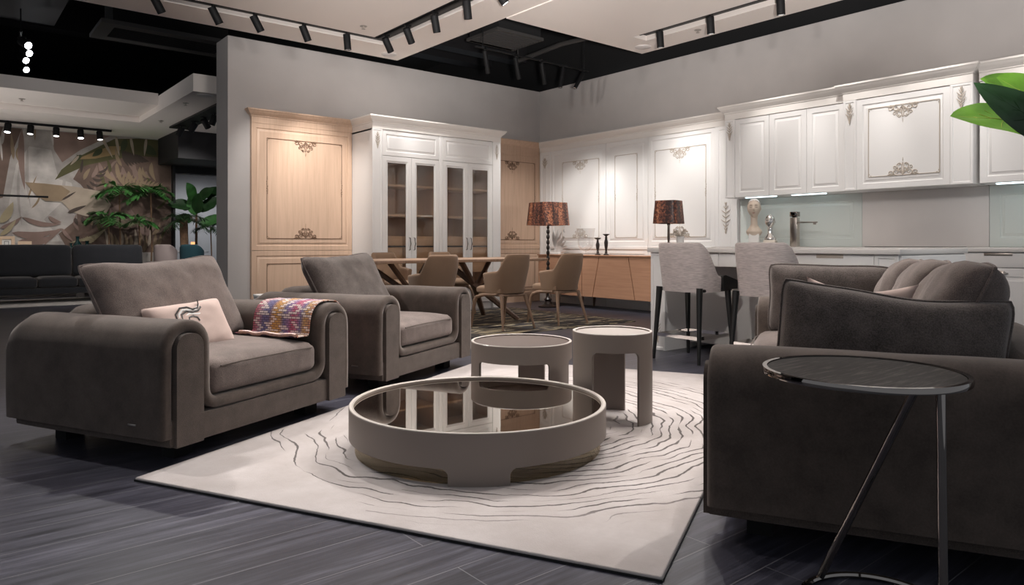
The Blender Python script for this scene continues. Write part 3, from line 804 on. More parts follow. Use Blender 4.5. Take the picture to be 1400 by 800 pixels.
# woven throw over the right arm of the nearest armchair
def throw(label):
    W, aw, th = 1.26, .255, .052
    xo = W/2+.009; xi = W/2-aw-.009; zt = .62+.009
    pts = [(xi-.13, .455), (xi-.02, .452), (xi, zt), (xo, zt), (xo, .36)]
    path = resample(rounded([Vector(p) for p in pts], [0, .02, .10, .10, 0], 8), .02)
    L = [0]
    for p, q in zip(path, path[1:]): L.append(L[-1]+(q-p).length)
    b = MB(); nu = 26; g = []
    for i, p in enumerate(path):
        row = []
        a = path[max(0, i-1)]; c = path[min(len(path)-1, i+1)]; t = (c-a).normalized(); n = Vector((-t.y, t.x))
        for j in range(nu):
            u = j/(nu-1)
            k = .004+.004*noise.noise(Vector((u*5, L[i]*7, 1)))
            y = .05+.40*u+.012*noise.noise(Vector((L[i]*4, u*2, 3)))+.04*max(0, 1-i/8)*(u-.2)
            row.append(b.bm.verts.new((p.x+n.x*k, y, p.y+n.y*k)))
        g.append(row)
    uvl = b.bm.loops.layers.uv.new('UVMap')
    for i in range(len(g)-1):
        for j in range(nu-1):
            f = b.bm.faces.new((g[i][j], g[i+1][j], g[i+1][j+1], g[i][j+1]))
            for lp, (ii, jj) in zip(f.loops, ((i, j), (i+1, j), (i+1, j+1), (i, j+1))):
                lp[uvl].uv = (.40-.40*jj/(nu-1), L[ii])
    bmesh.ops.recalc_face_normals(b.bm, faces=b.bm.faces)
    geom = bmesh.ops.solidify(b.bm, geom=b.bm.faces[:], thickness=.006)
    o = b.build('throw_blanket', 'woven_throw', smooth=60, weld=False)
    o.matrix_world = Matrix.Translation(a1) @ Matrix.Rotation(ANG, 4, 'Z')
    tag(o, label, 'blanket')
    f = MB(); f.tube([(xi-.125+.006*math.sin(k*2.1), .05+.40*k/12, .462+.004*math.sin(k*1.3)) for k in range(13)], .011, 7)
    f.build('rolled_hem', 'woven_hem', o)
throw('multicoloured woven throw blanket draped over the nearest armchair arm')

# sofa
SA = ANG+R(1.2)+PI
As = Vector((math.cos(SA-PI), math.sin(SA-PI), 0)); Bs = Vector((math.sin(SA-PI), -math.cos(SA-PI), 0))
near = Vector((1.885, 1.335, 0)); SL = 2.6
so = near + As*(SL/2)
sofa = upholstered('sofa', 'long dark brown suede sofa at right with its arm towards the viewer', 'sofa', SL, 1.12, so, SA, 3, 21, badge=0)
b = MB(); b.tube([(SL/2+.0005, .86, .14), (SL/2+.0005, .86, .52)], .0025, 5); b.build('seam', 'body_fabric', sofa)
def sp_(a, t, z): # sofa local from distance along the sofa and depth
    return (SL/2-a, t, z)
pillow('sofa_cushion', 'large dark grey cushion leaning on the near sofa arm, nearest to the viewer', .70, .43, .20, frameM(so, SA, sp_(.365, .535, .594), R(6), R(90), R(5.5)), 'dark_cushion', 3, group='sofa cushions', pinch=.045, sag=.025)
pillow('sofa_cushion', 'dark brown cushion leaning on the far sofa arm in front of the bar stool', .66, .42, .18, frameM(so, SA, sp_(2.22, .40, .625), R(8), R(-90), R(-1)), 'dark_cushion', 13, group='sofa cushions', pinch=.04)
for a, t, z, sd, lab in ((.70, .755, .652, 31, 'grey brown sofa back cushion nearest the viewer, seen edge-on behind the front cushion'), (1.38, .745, .645, 37, 'middle one of the three grey brown sofa back cushions'), (2.04, .735, .635, 43, 'farthest of the three grey brown sofa back cushions')):
    pillow('back_cushion', lab, .68, .50, .24, frameM(so, SA, sp_(a, t, z), R(24), R(4*math.sin(sd)), R(2*math.sin(sd*2))), 'cushion_fabric', sd, group='sofa back cushions', pinch=.04)
pillow('throw_cushion', 'small pale pink cushion hidden behind the front sofa cushion with only its top showing', .37, .40, .10, frameM(so, SA, sp_(.56, .46, .618), R(8), R(90), R(4)), 'blush', 17, pipe=False, pinch=.2, rnd=0)

# ------------------------------------------------------------------ rug, round tables
C1 = Vector((1.585, 1.269, 0)); RA = R(26.9)
ra = Vector((math.cos(RA), math.sin(RA), 0)); rb = Vector((math.sin(RA), -math.cos(RA), 0))
rc = C1 - rb*1.055 + ra*1.61
b = MB(); b.box(-1.61, 1.61, -1.055, 1.055, .0, .016, .006, 3)
rug = simple('area_rug', 'large beige area rug with dark broken rings under the round tables', 'rug', b, 'ring_rug', loc=rc, rz=RA)
b = MB(); b.box(-1.612, 1.612, -1.057, 1.057, .0005, .008); b.build('dark_edge', 'black_wood', rug)

def drum(name, label, loc, r, h, zband, legs, fil, top_mat, rim=.012, skirt=None, top_drop=.012, n=240, group='round tables'):
    t = thing(name, label, 'table', loc, 0, group)
    th = .014 if r < .4 else .02
    def edge(phi):                        # lower edge height at angle phi (deg): 0 on legs, zband elsewhere with filleted corners
        best = 999
        for a, c in legs:
            m = (a+c)/2; hw = (c-a)/2
            d = abs((phi-m+180) % 360-180)-hw
            best = min(best, d)
        arc = R(best)*r
        if arc <= 0: return 0.0
        if arc < fil: return zband-fil+ (fil**2-(fil-arc)**2)**.5
        return zband
    # viewer direction: phi=0 faces the camera, positive to its right
    vd = Vector((-loc[0], -loc[1])).normalized(); vr = Vector((-vd.y, vd.x))
    # right of the camera as seen from it
    vr = Vector((-vd.y, vd.x))
    angs = []
    for k in range(n): angs.append(360*k/n)
    for a, c in legs:
        for e, s in ((a, -1), (c, 1)):
            for d in (0, .001, .02, .1, .25, .5, .8, 1): angs.append((e+s*math.degrees(d*fil/r)) % 360)
    angs = sorted(set(round(x, 4) for x in angs))
    b = MB(); zs = h
    cols = []
    for ph in angs:
        d = vd*math.cos(R(ph))+vr*math.sin(R(ph))
        e = edge(ph); q = .004
        prof = [(r, e), (r, h-q), (r-q, h), (r-th+q*.5, h), (r-th, h-q*.5), (r-th, e)]
        cols.append(b.ring([(d.x*p, d.y*p, z) for p, z in prof]))
    for i in range(len(cols)): b.bridge(cols[i], cols[(i+1) % len(cols)])
    b.build('drum', 'taupe_lacquer', t, smooth=30)
    b = MB(); b.lathe([(r-th-.001, h-.003), (r-th-.001, h-.0005), (r-.003, h+.0012), (r-.001, h-.001), (r-th-.001, h-.003)], 96)
    b.build('rim', 'rim_light', t)
    b = MB(); b.lathe([(0, h-top_drop-.016), (r-th-.0005, h-top_drop-.016), (r-th-.0005, h-top_drop), (0, h-top_drop)], 96)
    b.build('table_top', top_mat, t)
    if skirt:
        b = MB(); b.lathe([(skirt, .001), (skirt, zband+.03), (skirt-.008, zband+.03), (skirt-.008, .001), (skirt, .001)], 96)
        b.build('glass_plinth', 'bronze_glass', t)
    return t
ZR = .0165
drum('coffee_table', 'large low round taupe coffee table with bronze mirror top on the rug', (1.978, 2.659, ZR), .592, .205, .066, [(-11.5, 12), (108, 132), (228, 252)], .03, 'bronze_mirror', skirt=.565, top_drop=.012)
plain('side_top_wood', (.075,.052,.043), .55, spec=.2); plain('side_top_stone', (.30,.26,.235), .5)
drum('side_table', 'medium round taupe side table with dark top behind the coffee table', (2.707, 3.212, ZR), .298, .365, .265, [(32, 66), (150, 184), (270, 306)], .02, 'side_top_wood', top_drop=.008)
drum('side_table', 'tall round taupe side table with open arches, right of the medium one', (2.826, 2.597, ZR), .212, .472, .378, [(40, 91), (160, 211), (280, 331)], .03, 'side_top_stone', top_drop=.008)

# C-shaped side table by the sofa arm
t = thing('end_table', 'round dark-topped end table with slim chrome legs in front of the sofa arm', 'table', (1.895, .812, 0))
off = Vector((1.809-1.895, .818-.812, 0)); ht = .632; rt = .237
b = MB(); b.lathe([(0, ht-.004), (rt-.013, ht-.004), (rt-.013, ht), (0, ht)], 96, off); b.build('table_top', 'dark_veneer', t)
b = MB(); b.lathe([(rt-.012, ht-.014), (rt, ht-.012), (rt+.001, ht-.004), (rt-.001, ht+.003), (rt-.012, ht+.003), (rt-.012, ht-.014)], 96, off)
b.lathe([(0, ht-.012), (rt-.012, ht-.012), (rt-.012, ht-.005), (0, ht-.005)], 64, off); b.build('rim', 'dark_chrome', t)
def cw(xc, d): return Vector((.7732*xc+.6342*d-1.895, -.6342*xc+.7732*d-.812, 0))
b = MB(); b.tube([(.187*math.cos(2*PI*k/64), .187*math.sin(2*PI*k/64), .009) for k in range(64)], .009, 8, closed=True); b.build('base_ring', 'dark_chrome', t)
for p, q in (((.972, 1.69), (.874, 1.99)), ((1.005, 1.66), (1.005, 1.66))):
    p = cw(*p); q = cw(*q); q = q.normalized()*.187 if True else q
    b = MB(); b.tube([(q.x, q.y, .012), (p.x, p.y, ht-.01)], .0105, 12); b.build('leg', 'dark_chrome', t)
# ------------------------------------------------------------------ plan helpers: a point of the photograph on a known plane
TH = R(50.64); sT, cT = math.sin(TH), math.cos(TH)
def at(px, py, d):
    xc = (px-700)/968*d
    return Vector((sT*xc+cT*d, -cT*xc+sT*d, .95+(334-py)*d/968))
def on_x(px, py, X):
    r = (px-700)/968; Y = X*(sT-r*cT)/(cT+r*sT); d = cT*X+sT*Y
    return Vector((X, Y, .95+(334-py)*d/968))
def on_y(px, py, Y):
    r = (px-700)/968; X = Y*(cT+r*sT)/(sT-r*cT); d = cT*X+sT*Y
    return Vector((X, Y, .95+(334-py)*d/968))
def on_z(px, py, Z):
    d = 968*(.95-Z)/(py-334); p = at(px, py, d); return p

# ------------------------------------------------------------------ dining group
b = MB(); b.box(2.9, 6.68, 5.75, 8.15, .0, .010, .003)
simple('dining_rug', 'dark dining rug with cream streaks under the dining table', 'rug', b, 'dining_rug')
ZD = .0105
def shell(hw, hd, zb, topf, lean, th, taper=.84, phim=108, nu=49, sq=2.6):
    b = MB()
    def f(u, v):
        ph = R(-phim+2*phim*u); ca, sa = math.sin(ph), math.cos(ph)
        q = 1/((abs(ca)**sq+abs(sa)**sq)**(1/sq))
        zt = topf(abs(math.degrees(ph)))
        if v < .42: z = zb+(zt-zb)*v/.42; ins = 0
        elif v > .58: z = zb+(zt-zb)*(1-v)/.42; ins = th
        else:
            a = (v-.42)/.16*PI; z = zt+math.sin(a)*th*.45; ins = th*(1-math.cos(a))/2
        k = (z-zb)/max(.05, (.86-.4))
        s = taper+(1-taper)*min(1, k*1.6)
        x = ca*q*(hw*s-ins); y = sa*q*(hd*s-ins)+lean*k*max(0, sa)
        return (x, y, z)
    g = b.grid(f, nu, 27)
    b.cap([v for v in g[0]]); b.cap([v for v in g[-1]], True)
    for i in range(nu-1):
        b.bm.faces.new((g[i][0], g[i+1][0], g[i+1][-1], g[i][-1]))
    return b
def sm(a, b_, x):
    t = max(0, min(1, (x-a)/(b_-a))); return t*t*(3-2*t)
def dining_chair(label):
    t = thing('dining_chair', label, 'chair', (0,0,0), 0, 'tan dining chairs')
    shell(.245, .26, .40, lambda a: .812-.19*sm(38, 62, a)-.02*sm(62, 108, a), .07, .045).build('backrest_shell', 'chair_fabric', t, smooth=60)
    soft_box(-.19, .19, -.26, .17, .385, .465, .03, .02, 10).build('seat', 'chair_fabric', t)
    b = MB(); b.box(-.18, .18, -.22, .19, .365, .39, .01); b.build('seat_frame', 'leg_wood', t)
    for sx in (-1, 1):
        for sy in (-1, 1):
            b = MB()
            if sy < 0: b.tube([(sx*.19, .12, .385), (sx*.205, -.10, .375), (sx*.22, -.20, .345), (sx*.228, -.225, .30), (sx*.245, -.27, .0)], [.016, .02, .022, .021, .012], 8)
            else: b.tube([(sx*.17, .17, .39), (sx*.235, .27, 0)], [.022, .012], 8)
            b.build('leg', 'leg_wood', t)
    return t
DC = ['tan armchair at the dining table, leftmost of the near row, half hidden by an armchair', 'tan dining chair in the middle of the near row, its back to the viewer', 'tan dining chair at the right end of the near row, beside the sideboard',
      'tan dining chair on the far side of the table, left one before the glazed cabinet', 'tan dining chair on the far side of the table, right one before the glazed cabinet']
first = None
for i, (x, y, rz) in enumerate(((4.03, 6.25, PI-.05), (4.98, 6.23, PI+.04), (5.81, 6.22, PI), (4.58, 7.98, .03), (5.44, 7.98, -.03))):
    if first is None: first = dining_chair(DC[0]); first.location = (x, y, ZD); first.rotation_euler = (0, 0, rz)
    else: dup(first, (x, y, ZD), rz, DC[i])
t = thing('dining_table', 'long walnut dining table with slim top and crossed legs', 'table', (4.81, 7.15, ZD))
b = MB(); b.box(-1.24, 1.24, -.5, .5, .730, .764, .006); b.build('table_top', 'leg_wood', t)
for sx in (-1, 1):
    for sy in (-1, 1):
        b = MB(); b.tube([(sx*.12, -sy*.18, .728), (sx*.5, sy*.05, .38), (sx*.86, sy*.36, .0)], [.035, .04, .03], 6); b.build('leg', 'walnut', t)
        b = MB(); b.tube([(sx*.92, sy*.3, .728), (sx*.5, sy*.05, .38)], [.03, .032], 6); b.build('brace', 'walnut', t)
# sideboard
t = thing('sideboard', 'low wooden sideboard with slanted door joints against the white panels', 'sideboard', (7.90, 8.5, 0), RW)
b = MB(); b.box(0, 2.6, -.36, 0, .17, .772, .003); b.box(-.01, 2.61, -.40, .0, .773, .79, .003); b.build('body', 'sideboard_wood', t)
J = [(0, 0), (.98, .98), (1.336, 1.20), (1.894, 2.014), (2.6, 2.6)]
for (t0, b0), (t1, b1) in zip(J, J[1:]):
    b = MB(); b.prism([(b0+.006, .175), (b1-.006, .175), (t1-.006, .768), (t0+.006, .768)], -.385, -.3605); b.build('door', 'sideboard_wood', t, smooth=0)
for x in (.15, .93, 2.4):
    for y in (-.32, -.06):
        b = MB(); b.tube([(x, y, .17), (x, y-.01, 0)], [.025, .014], 8); b.build('leg', 'walnut', t)

# ------------------------------------------------------------------ bar stools
def bar_stool(label):
    t = thing('bar_stool', label, 'stool', (0,0,0), 0, 'grey bar stools')
    shell(.245, .235, .565, lambda a: .945-.27*sm(48, 100, a)*1.0, .05, .04, .93, 104, sq=2.8).build('backrest_shell', 'stool_fabric', t, smooth=60)
    soft_box(-.205, .205, -.24, .17, .59, .665, .03, .015, 10).build('seat', 'stool_fabric', t)
    b = MB()
    b.box(-.212, .212, -.235, .15, .565, .589, .006); b.build('seat_frame', 'black_wood', t)
    for sx in (-1, 1):
        b = MB(); b.prism(rounded([(-.255, .585), (-.255, .655), (-.09, .70), (-.05, .70), (-.06, .585)], [0, .012, .02, .02, 0], 3), sx*.238-.014, sx*.238+.014, 'x'); b.build('arm_tip', 'black_wood', t)
        for sy in (-1, 1):
            b = MB(); b.tube([(sx*.20, sy*.19, .60), (sx*.202, sy*.195, .52), (sx*.225, sy*.235, .0)], [.026, .024, .013], 8); b.build('leg', 'black_wood', t)
    b = MB(); q = .213
    for p0, p1 in (((-q, -q-.005), (q, -q-.005)), ((q, -q), (q, q)), ((q, q+.005), (-q, q+.005)), ((-q, q), (-q, -q))):
        x0, x1 = sorted((p0[0], p1[0])); y0, y1 = sorted((p0[1], p1[1]))
        b.box(x0-.004, x1+.004, y0-.004, y1+.004, .19, .218)
    b.build('footrest', 'chrome', t, smooth=0, weld=False)
    return t
s1 = bar_stool('grey bar stool farther left at the island, fully in view'); s1.location = (4.885, 3.585, 0); s1.rotation_euler = (0, 0, PI/2)
dup(s1, (4.885, 2.86, 0), PI/2, 'grey bar stool partly hidden behind the sofa cushions')

# ------------------------------------------------------------------ lamps and decor
def shade(r0, r1, z0, z1, a0=PI/4, th=.004, sq=5):
    b = MB(); b.lathe([(r0, z0), (r1, z1), (r1-th, z1), (r0-th, z0), (r0, z0)], 64, (0,0,0), sq, a0*0); return b
t = thing('floor_lamp', 'tall floor lamp with dark copper square shade beside the sideboard', 'lamp', (7.2, 7.92, 0))
b = MB(); b.lathe([(.15, 0), (.15, .02), (.10, .03), (.06, .05), (.045, .09), (.06, .12), (.03, .15), (.018, .18)], 24); b.build('base', 'candle_dark', t)
b = MB(); b.lathe([(.012, .18), (.012, .3)] + [(.012+.016*abs(math.sin(k*PI/4)), .3+k*.02) for k in range(46)] + [(.01, 1.24), (.01, 1.3)], 14); b.build('pole', 'candle_dark', t)
shade(.265, .235, 1.235, 1.575).build('lamp_shade', 'lamp_shade_print', t, smooth=40)
b = MB(); b.tube([(.17, -.17, 1.26), (.17, -.17, 1.16)], .003, 5); b.lathe([(.012, 1.13), (.016, 1.15), (.01, 1.17)], 8, (.17, -.17, 0)); b.build('pull_cord', 'white_matte', t)
t = thing('table_lamp', 'table lamp with copper and brown square shade on the island end', 'lamp', (5.16, 4.055, .9185), R(15))
b = MB(); b.lathe([(.045, 0), (.045, .008), (.03, .016), (.016, .025), (.022, .036), (.010, .05)], 20); b.build('base', 'candle_dark', t)
b = MB(); b.lathe([(.009, .05), (.013, .08), (.011, .20), (.016, .21), (.008, .23), (.008, .26)], 14); b.build('stem', 'dark_chrome', t)
shade(.118, .102, .218, .425, sq=6).build('lamp_shade', 'lamp_shade_print', t, smooth=40)

t = thing('flower_vase', 'white vase of dried white flowers on the island beside the table lamp', 'vase', (5.36, 4.08, .9185))
b = MB(); b.lathe([(.03, 0), (.035, .01), (.034, .09), (.038, .105), (.034, .105), (.03, .09), (.028, .015), (0, .012)], 20); b.build('vase', 'white_matte', t)
rng = random.Random(4)
b = MB()
for k in range(26):
    a = rng.random()*2*PI; e = rng.uniform(.2, 1.2); L = rng.uniform(.05, .095)
    p = Vector((0, 0, .10)); d = Vector((math.cos(a)*math.cos(e), math.sin(a)*math.cos(e), math.sin(e)*.8))
    q = p+d*L
    b.tube([p, p+d*L*.6, q], [.002, .003, .0015], 4)
    b.ball(q, rng.uniform(.006, .013), 1, (1, 1, .8))
b.build('flowers', 'plaster_cream', t)

def candle_holder(label, loc, h, first=None):
    t = thing('candle_holder', label, 'candle holder', loc, 0, 'dark candle holders')
    b = MB(); b.lathe([(.042, 0), (.044, .008), (.03, .02), (.018, .03), (.022, .045), (.014, .06), (.026, h*.45), (.03, h*.6), (.016, h*.78), (.02, h*.82), (.012, h*.88), (.03, h-.02), (.05, h-.008), (.05, h), (.0, h)], 20); b.build('stem', 'candle_dark', t)
    return t
candle_holder('shorter of two dark turned candle holders on the sideboard', (7.66, 7.33, .79), .255)
candle_holder('taller of two dark turned candle holders on the sideboard', (7.66, 7.16, .79), .31)
b = MB(); b.lathe([(.05, 0), (.05, .006), (.012, .02), (.01, .05), (.06, .07), (.11, .12), (.125, .18), (.12, .24), (.13, .34), (.15, .40), (.147, .40), (.127, .34), (.117, .24), (.122, .18), (.107, .122), (.058, .074), (0, .056)], 32)
simple('glass_bowl', 'large clear footed glass vase on the sideboard left of the candle holders', 'vase', b, 'vase_glass', loc=(7.66, 7.58, .79))
t = thing('wing_sculpture', 'white feathered wing sculpture on the sideboard behind the floor lamp', 'sculpture', (7.66, 8.24, .79))
b = MB(); b.box(-.06, .06, -.12, .12, 0, .03, .006); b.build('base', 'white_matte', t)
for k in range(7):
    b = MB(); a = R(98-k*15); L = .40-.028*k
    b.tube([(0, 0, .03), (0, -.5*L*math.cos(a)+.02, .03+.5*L*math.sin(a)), (0, -L*math.cos(a), .03+L*math.sin(a))], [.02, .04, .008], 8, flat=.45); b.build('feather', 'white_matte', t)

def bust(name, label, loc, rz, S, mat, mat2, ped):
    t = thing(name, label, 'bust', loc, rz)
    b = MB(); b.box(-ped[0]/2, ped[0]/2, -ped[0]/2, ped[0]/2, 0, ped[1], .006); b.build('pedestal', mat2, t)
    z0 = ped[1]
    b = MB()
    b.lathe([(0, z0), (.07*S, z0-.02*S), (.092*S, z0+.015*S), (.088*S, z0+.035*S), (.058*S, z0+.075*S), (.040*S, z0+.11*S), (.037*S, z0+.17*S), (.042*S, z0+.22*S), (0, z0+.25*S)], 28, (0, 0, 0), sx=1.0, sy=.85)
    vs = b.ball((0, -.012*S, z0+.30*S), .085*S, 4, (.92, 1.08, 1.34))
    c = Vector((0, -.012*S, z0+.30*S))
    for v in vs:                       # face looks along -y
        p = (v.co-c)/S
        jaw = max(0, -p.z-.01)/.11
        p.x *= 1-.36*jaw**1.3
        if p.y < 0:
            p.y *= 1-.10*max(0, p.z)/.11
            p.y -= .026*math.exp(-(p.x/.010)**2-((p.z+.012)/.020)**2) + .012*math.exp(-(p.x/.008)**2-((p.z-.012)/.03)**2)       # nose
            p.y += .016*sum(math.exp(-((p.x-s*.030)/.014)**2-((p.z-.018)/.010)**2) for s in (-1, 1))     # eye sockets
            p.y -= .005*sum(math.exp(-((p.x-s*.030)/.010)**2-((p.z-.014)/.006)**2) for s in (-1, 1))     # lids
            p.y -= .007*math.exp(-(p.x/.018)**2-((p.z+.052)/.006)**2)-.004*math.exp(-(p.x/.02)**2-((p.z+.060)/.003)**2)  # lips
            p.y -= .010*math.exp(-(p.x/.016)**2-((p.z+.088)/.014)**2)       # chin
        v.co = c+p*S
    b.build('head', mat, t, smooth=70)
    def face(x, z, out=.0015):      # a point just proud of the face
        q = 1-(x/.078)**2-(z/.114)**2
        return c+Vector((x, -.0918*math.sqrt(max(.02, q))-out, z))*S
    if mat == 'bust_skin':
        for s in (-1, 1):
            b = MB(); b.tube([face(s*(.014+.032*k/6), .030+.007*math.sin(PI*k/6)) for k in range(7)], [.0012, .002, .0024, .0024, .002, .0016, .001], 5); b.build('eyebrow', 'bust_paint', t)
            b = MB(); b.tube([face(s*(.016+.030*k/6), .012-.005*math.sin(PI*k/6), -.006) for k in range(7)], .0022, 5); b.build('eyelid_line', 'bust_paint', t)
        b = MB(); b.tube([face(-.018+.036*k/6, -.054-.003*math.sin(PI*k/6), .004) for k in range(7)], [.001, .003, .0042, .0042, .0042, .003, .001], 6); b.build('lips', 'bust_lip', t)
    for s in (-1, 1):
        b = MB(); b.ball((s*.073*S, .012*S, z0+.295*S), .018*S, 2, (.4, .8, 1.3)); b.build('ear', mat, t)
    return t
p = on_x(1031, 330, 7.56)
k = bust('bust', 'cream mannequin head bust under the wall cupboard', (p.x, p.y, .9205), RW+R(28), 1.0, 'bust_skin', 'white_matte', (.115, .155))
b = MB(); cc = Vector((0, -.012, .155+.30))
vs = b.ball(cc, .085, 4, (.96, 1.13, 1.39))
bmesh.ops.delete(b.bm, geom=[v for v in b.bm.verts if (v.co-cc).z < .062-((v.co-cc).y+.03)*.7], context='VERTS')
b.build('head_band', 'white_lacquer', k, smooth=70)
p = on_x(1053, 330, 7.46)
bust('bust', 'small silver leaf head bust on a block beside the cream one', (p.x, p.y, .9205), RW+R(18), .72, 'silver_leaf', 'plaster_cream', (.13, .075))

# white plinth behind the armchair, floor socket
b = MB(); p = on_z(370, 400, .55)
b.lathe([(.115, 0), (.115, .515), (.12, .52), (.12, .535), (0, .535)], 32, sq=6); simple('plinth', 'small white plinth showing behind the armchair near the oak panel', 'plinth', b, 'white_matte', loc=(p.x, p.y, 0))
# ------------------------------------------------------------------ ceiling lights
def spot_head(label, loc, tilt, az, L=.15, r=.043, group='ceiling track spotlights', lens='lens', stem=.05):
    t = thing('track_spotlight', label, 'spotlight', loc, az, group)
    b = MB(); b.box(-.02, .02, -.06, .06, stem-.005, stem+.02); b.tube([(0, 0, stem), (0, 0, 0)], .009, 8); b.build('bracket', 'spot_black', t)
    b = MB(); b.lathe([(0, -.013-L), (r*.93, -.013-L), (r*.93, -.02-L), (r, -.018-L), (r, .015), (r*.95, .02), (0, .02)], 28)
    o = b.build('body', 'spot_black', t); o.rotation_euler = (tilt, 0, 0)
    b = MB(); b.lathe([(0, -.0165-L), (r*.86, -.0165-L), (r*.86, -.0145-L), (0, -.0145-L)], 24); q = b.build('lens', lens, o)
    return t
def channel(label, x0, x1, y0, y1, z=ZC):
    b = MB(); b.box(x0, x1, y0, y1, z+.045, z+.12); return b
t = thing('light_track', 'black recessed L-shaped light track channel in the ceiling near the left wall', 'light track', (0, 0, 0))
b = MB(); b.box(-5, 4.52, 7.91, 8.15, ZC+.05, ZC+.12); b.box(4.27, 4.52, 0.6, 7.91, ZC+.05, ZC+.12); b.build('channel', 'track_black', t, smooth=0, weld=False)
b = MB(); b.box(-5, 4.4, 8.015, 8.045, ZC+.03, ZC+.051); b.box(4.38, 4.41, 0.6, 8.015, ZC+.03, ZC+.051); b.build('rail', 'spot_black', t, smooth=0, weld=False)
t = thing('light_track', 'black recessed light track channel in the ceiling above the kitchen side', 'light track', (0, 0, 0))
b = MB(); b.box(6.72, 6.97, 0.6, 5.83, ZC+.05, ZC+.12); b.build('channel', 'track_black', t, smooth=0)
b = MB(); b.box(6.83, 6.86, 0.6, 5.83, ZC+.03, ZC+.051); b.build('rail', 'spot_black', t, smooth=0)
ordn = ['first', 'second', 'third', 'fourth', 'fifth']
def zspot(px, py, Yp=None, Xp=None):
    return on_y(px, py, Yp) if Yp else on_x(px, py, Xp)
for i, px in enumerate((210, 290, 347, 414, 474)):
    p = on_y(px, 20, 8.03)
    spot_head(f'{ordn[i]} black spotlight from the left on the ceiling track along the left wall', (p.x, p.y, ZC-.015), R((30,30,32,26,6)[i]), R(-80), lens='lens' if i in (2, 3) else 'lens_off')
for i, px in enumerate((527, 556, 594, 638, 678)):
    p = on_x(px, 40, 4.395)
    spot_head(f'{ordn[i]} black spotlight from the track corner on the ceiling track running to the right', (p.x, p.y, ZC-.015), R((38, 35, 22, 14, 36)[i]), R((-70, -70, -60, -60, -120)[i]), lens='lens' if i in (2, 4) else 'lens_off')
for i, px in enumerate((902, 971, 1067)):
    p = on_x(px, 40, 6.845)
    spot_head(f'{ordn[i]} black spotlight from the left on the kitchen side ceiling track', (p.x, p.y, ZC-.015), R(12), R(-70))
t = thing('light_track', 'slim black hanging light track bar in the dark ceiling opening', 'light track', (0, 0, 0))
b = MB(); b.box(5.38, 7.44, 7.285, 7.315, 3.475, 3.495, .003); b.build('rail', 'spot_black', t)
for x in (5.5, 7.35):
    b = MB(); b.tube([(x, 7.3, 3.49), (x, 7.3, 4.7)], .006, 6); b.build('rod', 'spot_black', t)
for i, (px, tl, az) in enumerate(((663, 24, -60), (705, 24, -65), (741, 22, -65), (770, 10, 70), (797, 32, 80))):
    p = on_y(px, 78, 7.3)
    spot_head(f'{ordn[i]} slender black spotlight from the left on the hanging track bar', (p.x, p.y, 3.43), R(tl), R(az), L=.25, r=.028, group='hanging track spotlights', lens='lens_off', stem=.045)
# round ceiling loudspeakers and sprinklers
for i, (px, py, z) in enumerate(((532, 74, ZC), (879, 64, ZC-.012), (280, 130, 3.0))):
    p = on_z(px, py, z)
    b = MB(); b.lathe([(0, -.012), (.095, -.012), (.105, -.006), (.105, -.0005), (0, -.0005)], 40)
    simple('ceiling_speaker', ['round pale ceiling loudspeaker at the corner of the left ceiling panel', 'round pale ceiling loudspeaker at the corner of the kitchen side ceiling panel', 'round pale ceiling loudspeaker under the white ceiling box beyond the wall'][i], 'loudspeaker', b, 'splash_grey', loc=(p.x, p.y, z))
for i, (px, py, z) in enumerate(((497, 36, ZC), (954, 41, ZC-.012), (254, 141, 3.0), (220, 165, 3.0), (30, 135, 3.1))):
    p = on_z(px, py, z)
    b = MB(); b.lathe([(0, -.004), (.04, -.004), (.042, -.0005), (0, -.0005)], 20); b.lathe([(0, -.035), (.022, -.035), (.022, -.031), (.006, -.03), (.006, -.004)], 12)
    simple('sprinkler', ['small ceiling sprinkler near the track corner', 'small ceiling sprinkler near the kitchen side track', 'small sprinkler under the white ceiling box', 'small sprinkler where the white box meets the far ceiling', 'small sprinkler on the far left white ceiling'][i], 'sprinkler', b, 'steel', loc=(p.x, p.y, z), group='ceiling sprinklers')

# ------------------------------------------------------------------ far showroom on the left
t = thing('light_track', 'black surface light track in front of the leaf mural', 'light track', (0, 0, 0))
b = MB(); b.box(-1.2, 2.5, 14.36, 14.42, 2.965, 2.999); b.build('rail', 'spot_black', t)
for i, px in enumerate((11, 42, 77, 110, 136)):
    p = on_y(px, 170, 14.39)
    spot_head(f'{ordn[i]} black spotlight from the left above the leaf mural', (p.x, p.y, 2.93), R(14), R(150+10*i), L=.11, r=.05, group='mural spotlights', lens='lens_bright' if i in (0, 3) else 'lens', stem=.034)
t = thing('light_track', 'black light track under the white ceiling box beyond the wall', 'light track', (0, 0, 0))
b = MB(); b.box(3.2, 3.5, 10.3, 13.3, 2.97, 2.999); b.build('rail', 'track_black', t)
for i, (x, y) in enumerate(((3.3, 12.9), (3.35, 12.3), (3.35, 11.8), (3.38, 11.35), (3.4, 11.0))):
    spot_head(f'{ordn[i]} black spotlight from the far end of the track under the white ceiling box', (x, y, 2.92), R((25, 30, 40, 20, 10)[i]), R((60, 60, -60, 60, 60)[i]), L=.12, r=.05, group='spotlights under the white ceiling box', lens='lens_bright' if i in (1, 2) else 'lens_off', stem=.05)
t = thing('light_track', 'black hanging track with bright spotlights in the dark ceiling at far left', 'light track', (0, 0, 0))
pp = [at(30, 57, 9.2), at(32, 68, 9.9), at(28, 78, 10.5), at(29, 91, 11.2)]
b = MB(); b.tube([pp[0]+Vector((.0, .15, .18)), pp[3]+Vector((0, .15, .18))], .018, 6); b.build('rail', 'spot_black', t)
b = MB(); q = pp[0]+Vector((0, .15, .18)); b.tube([q, Vector((q.x, q.y, 4.7))], .008, 6); b.build('rod', 'spot_black', t)
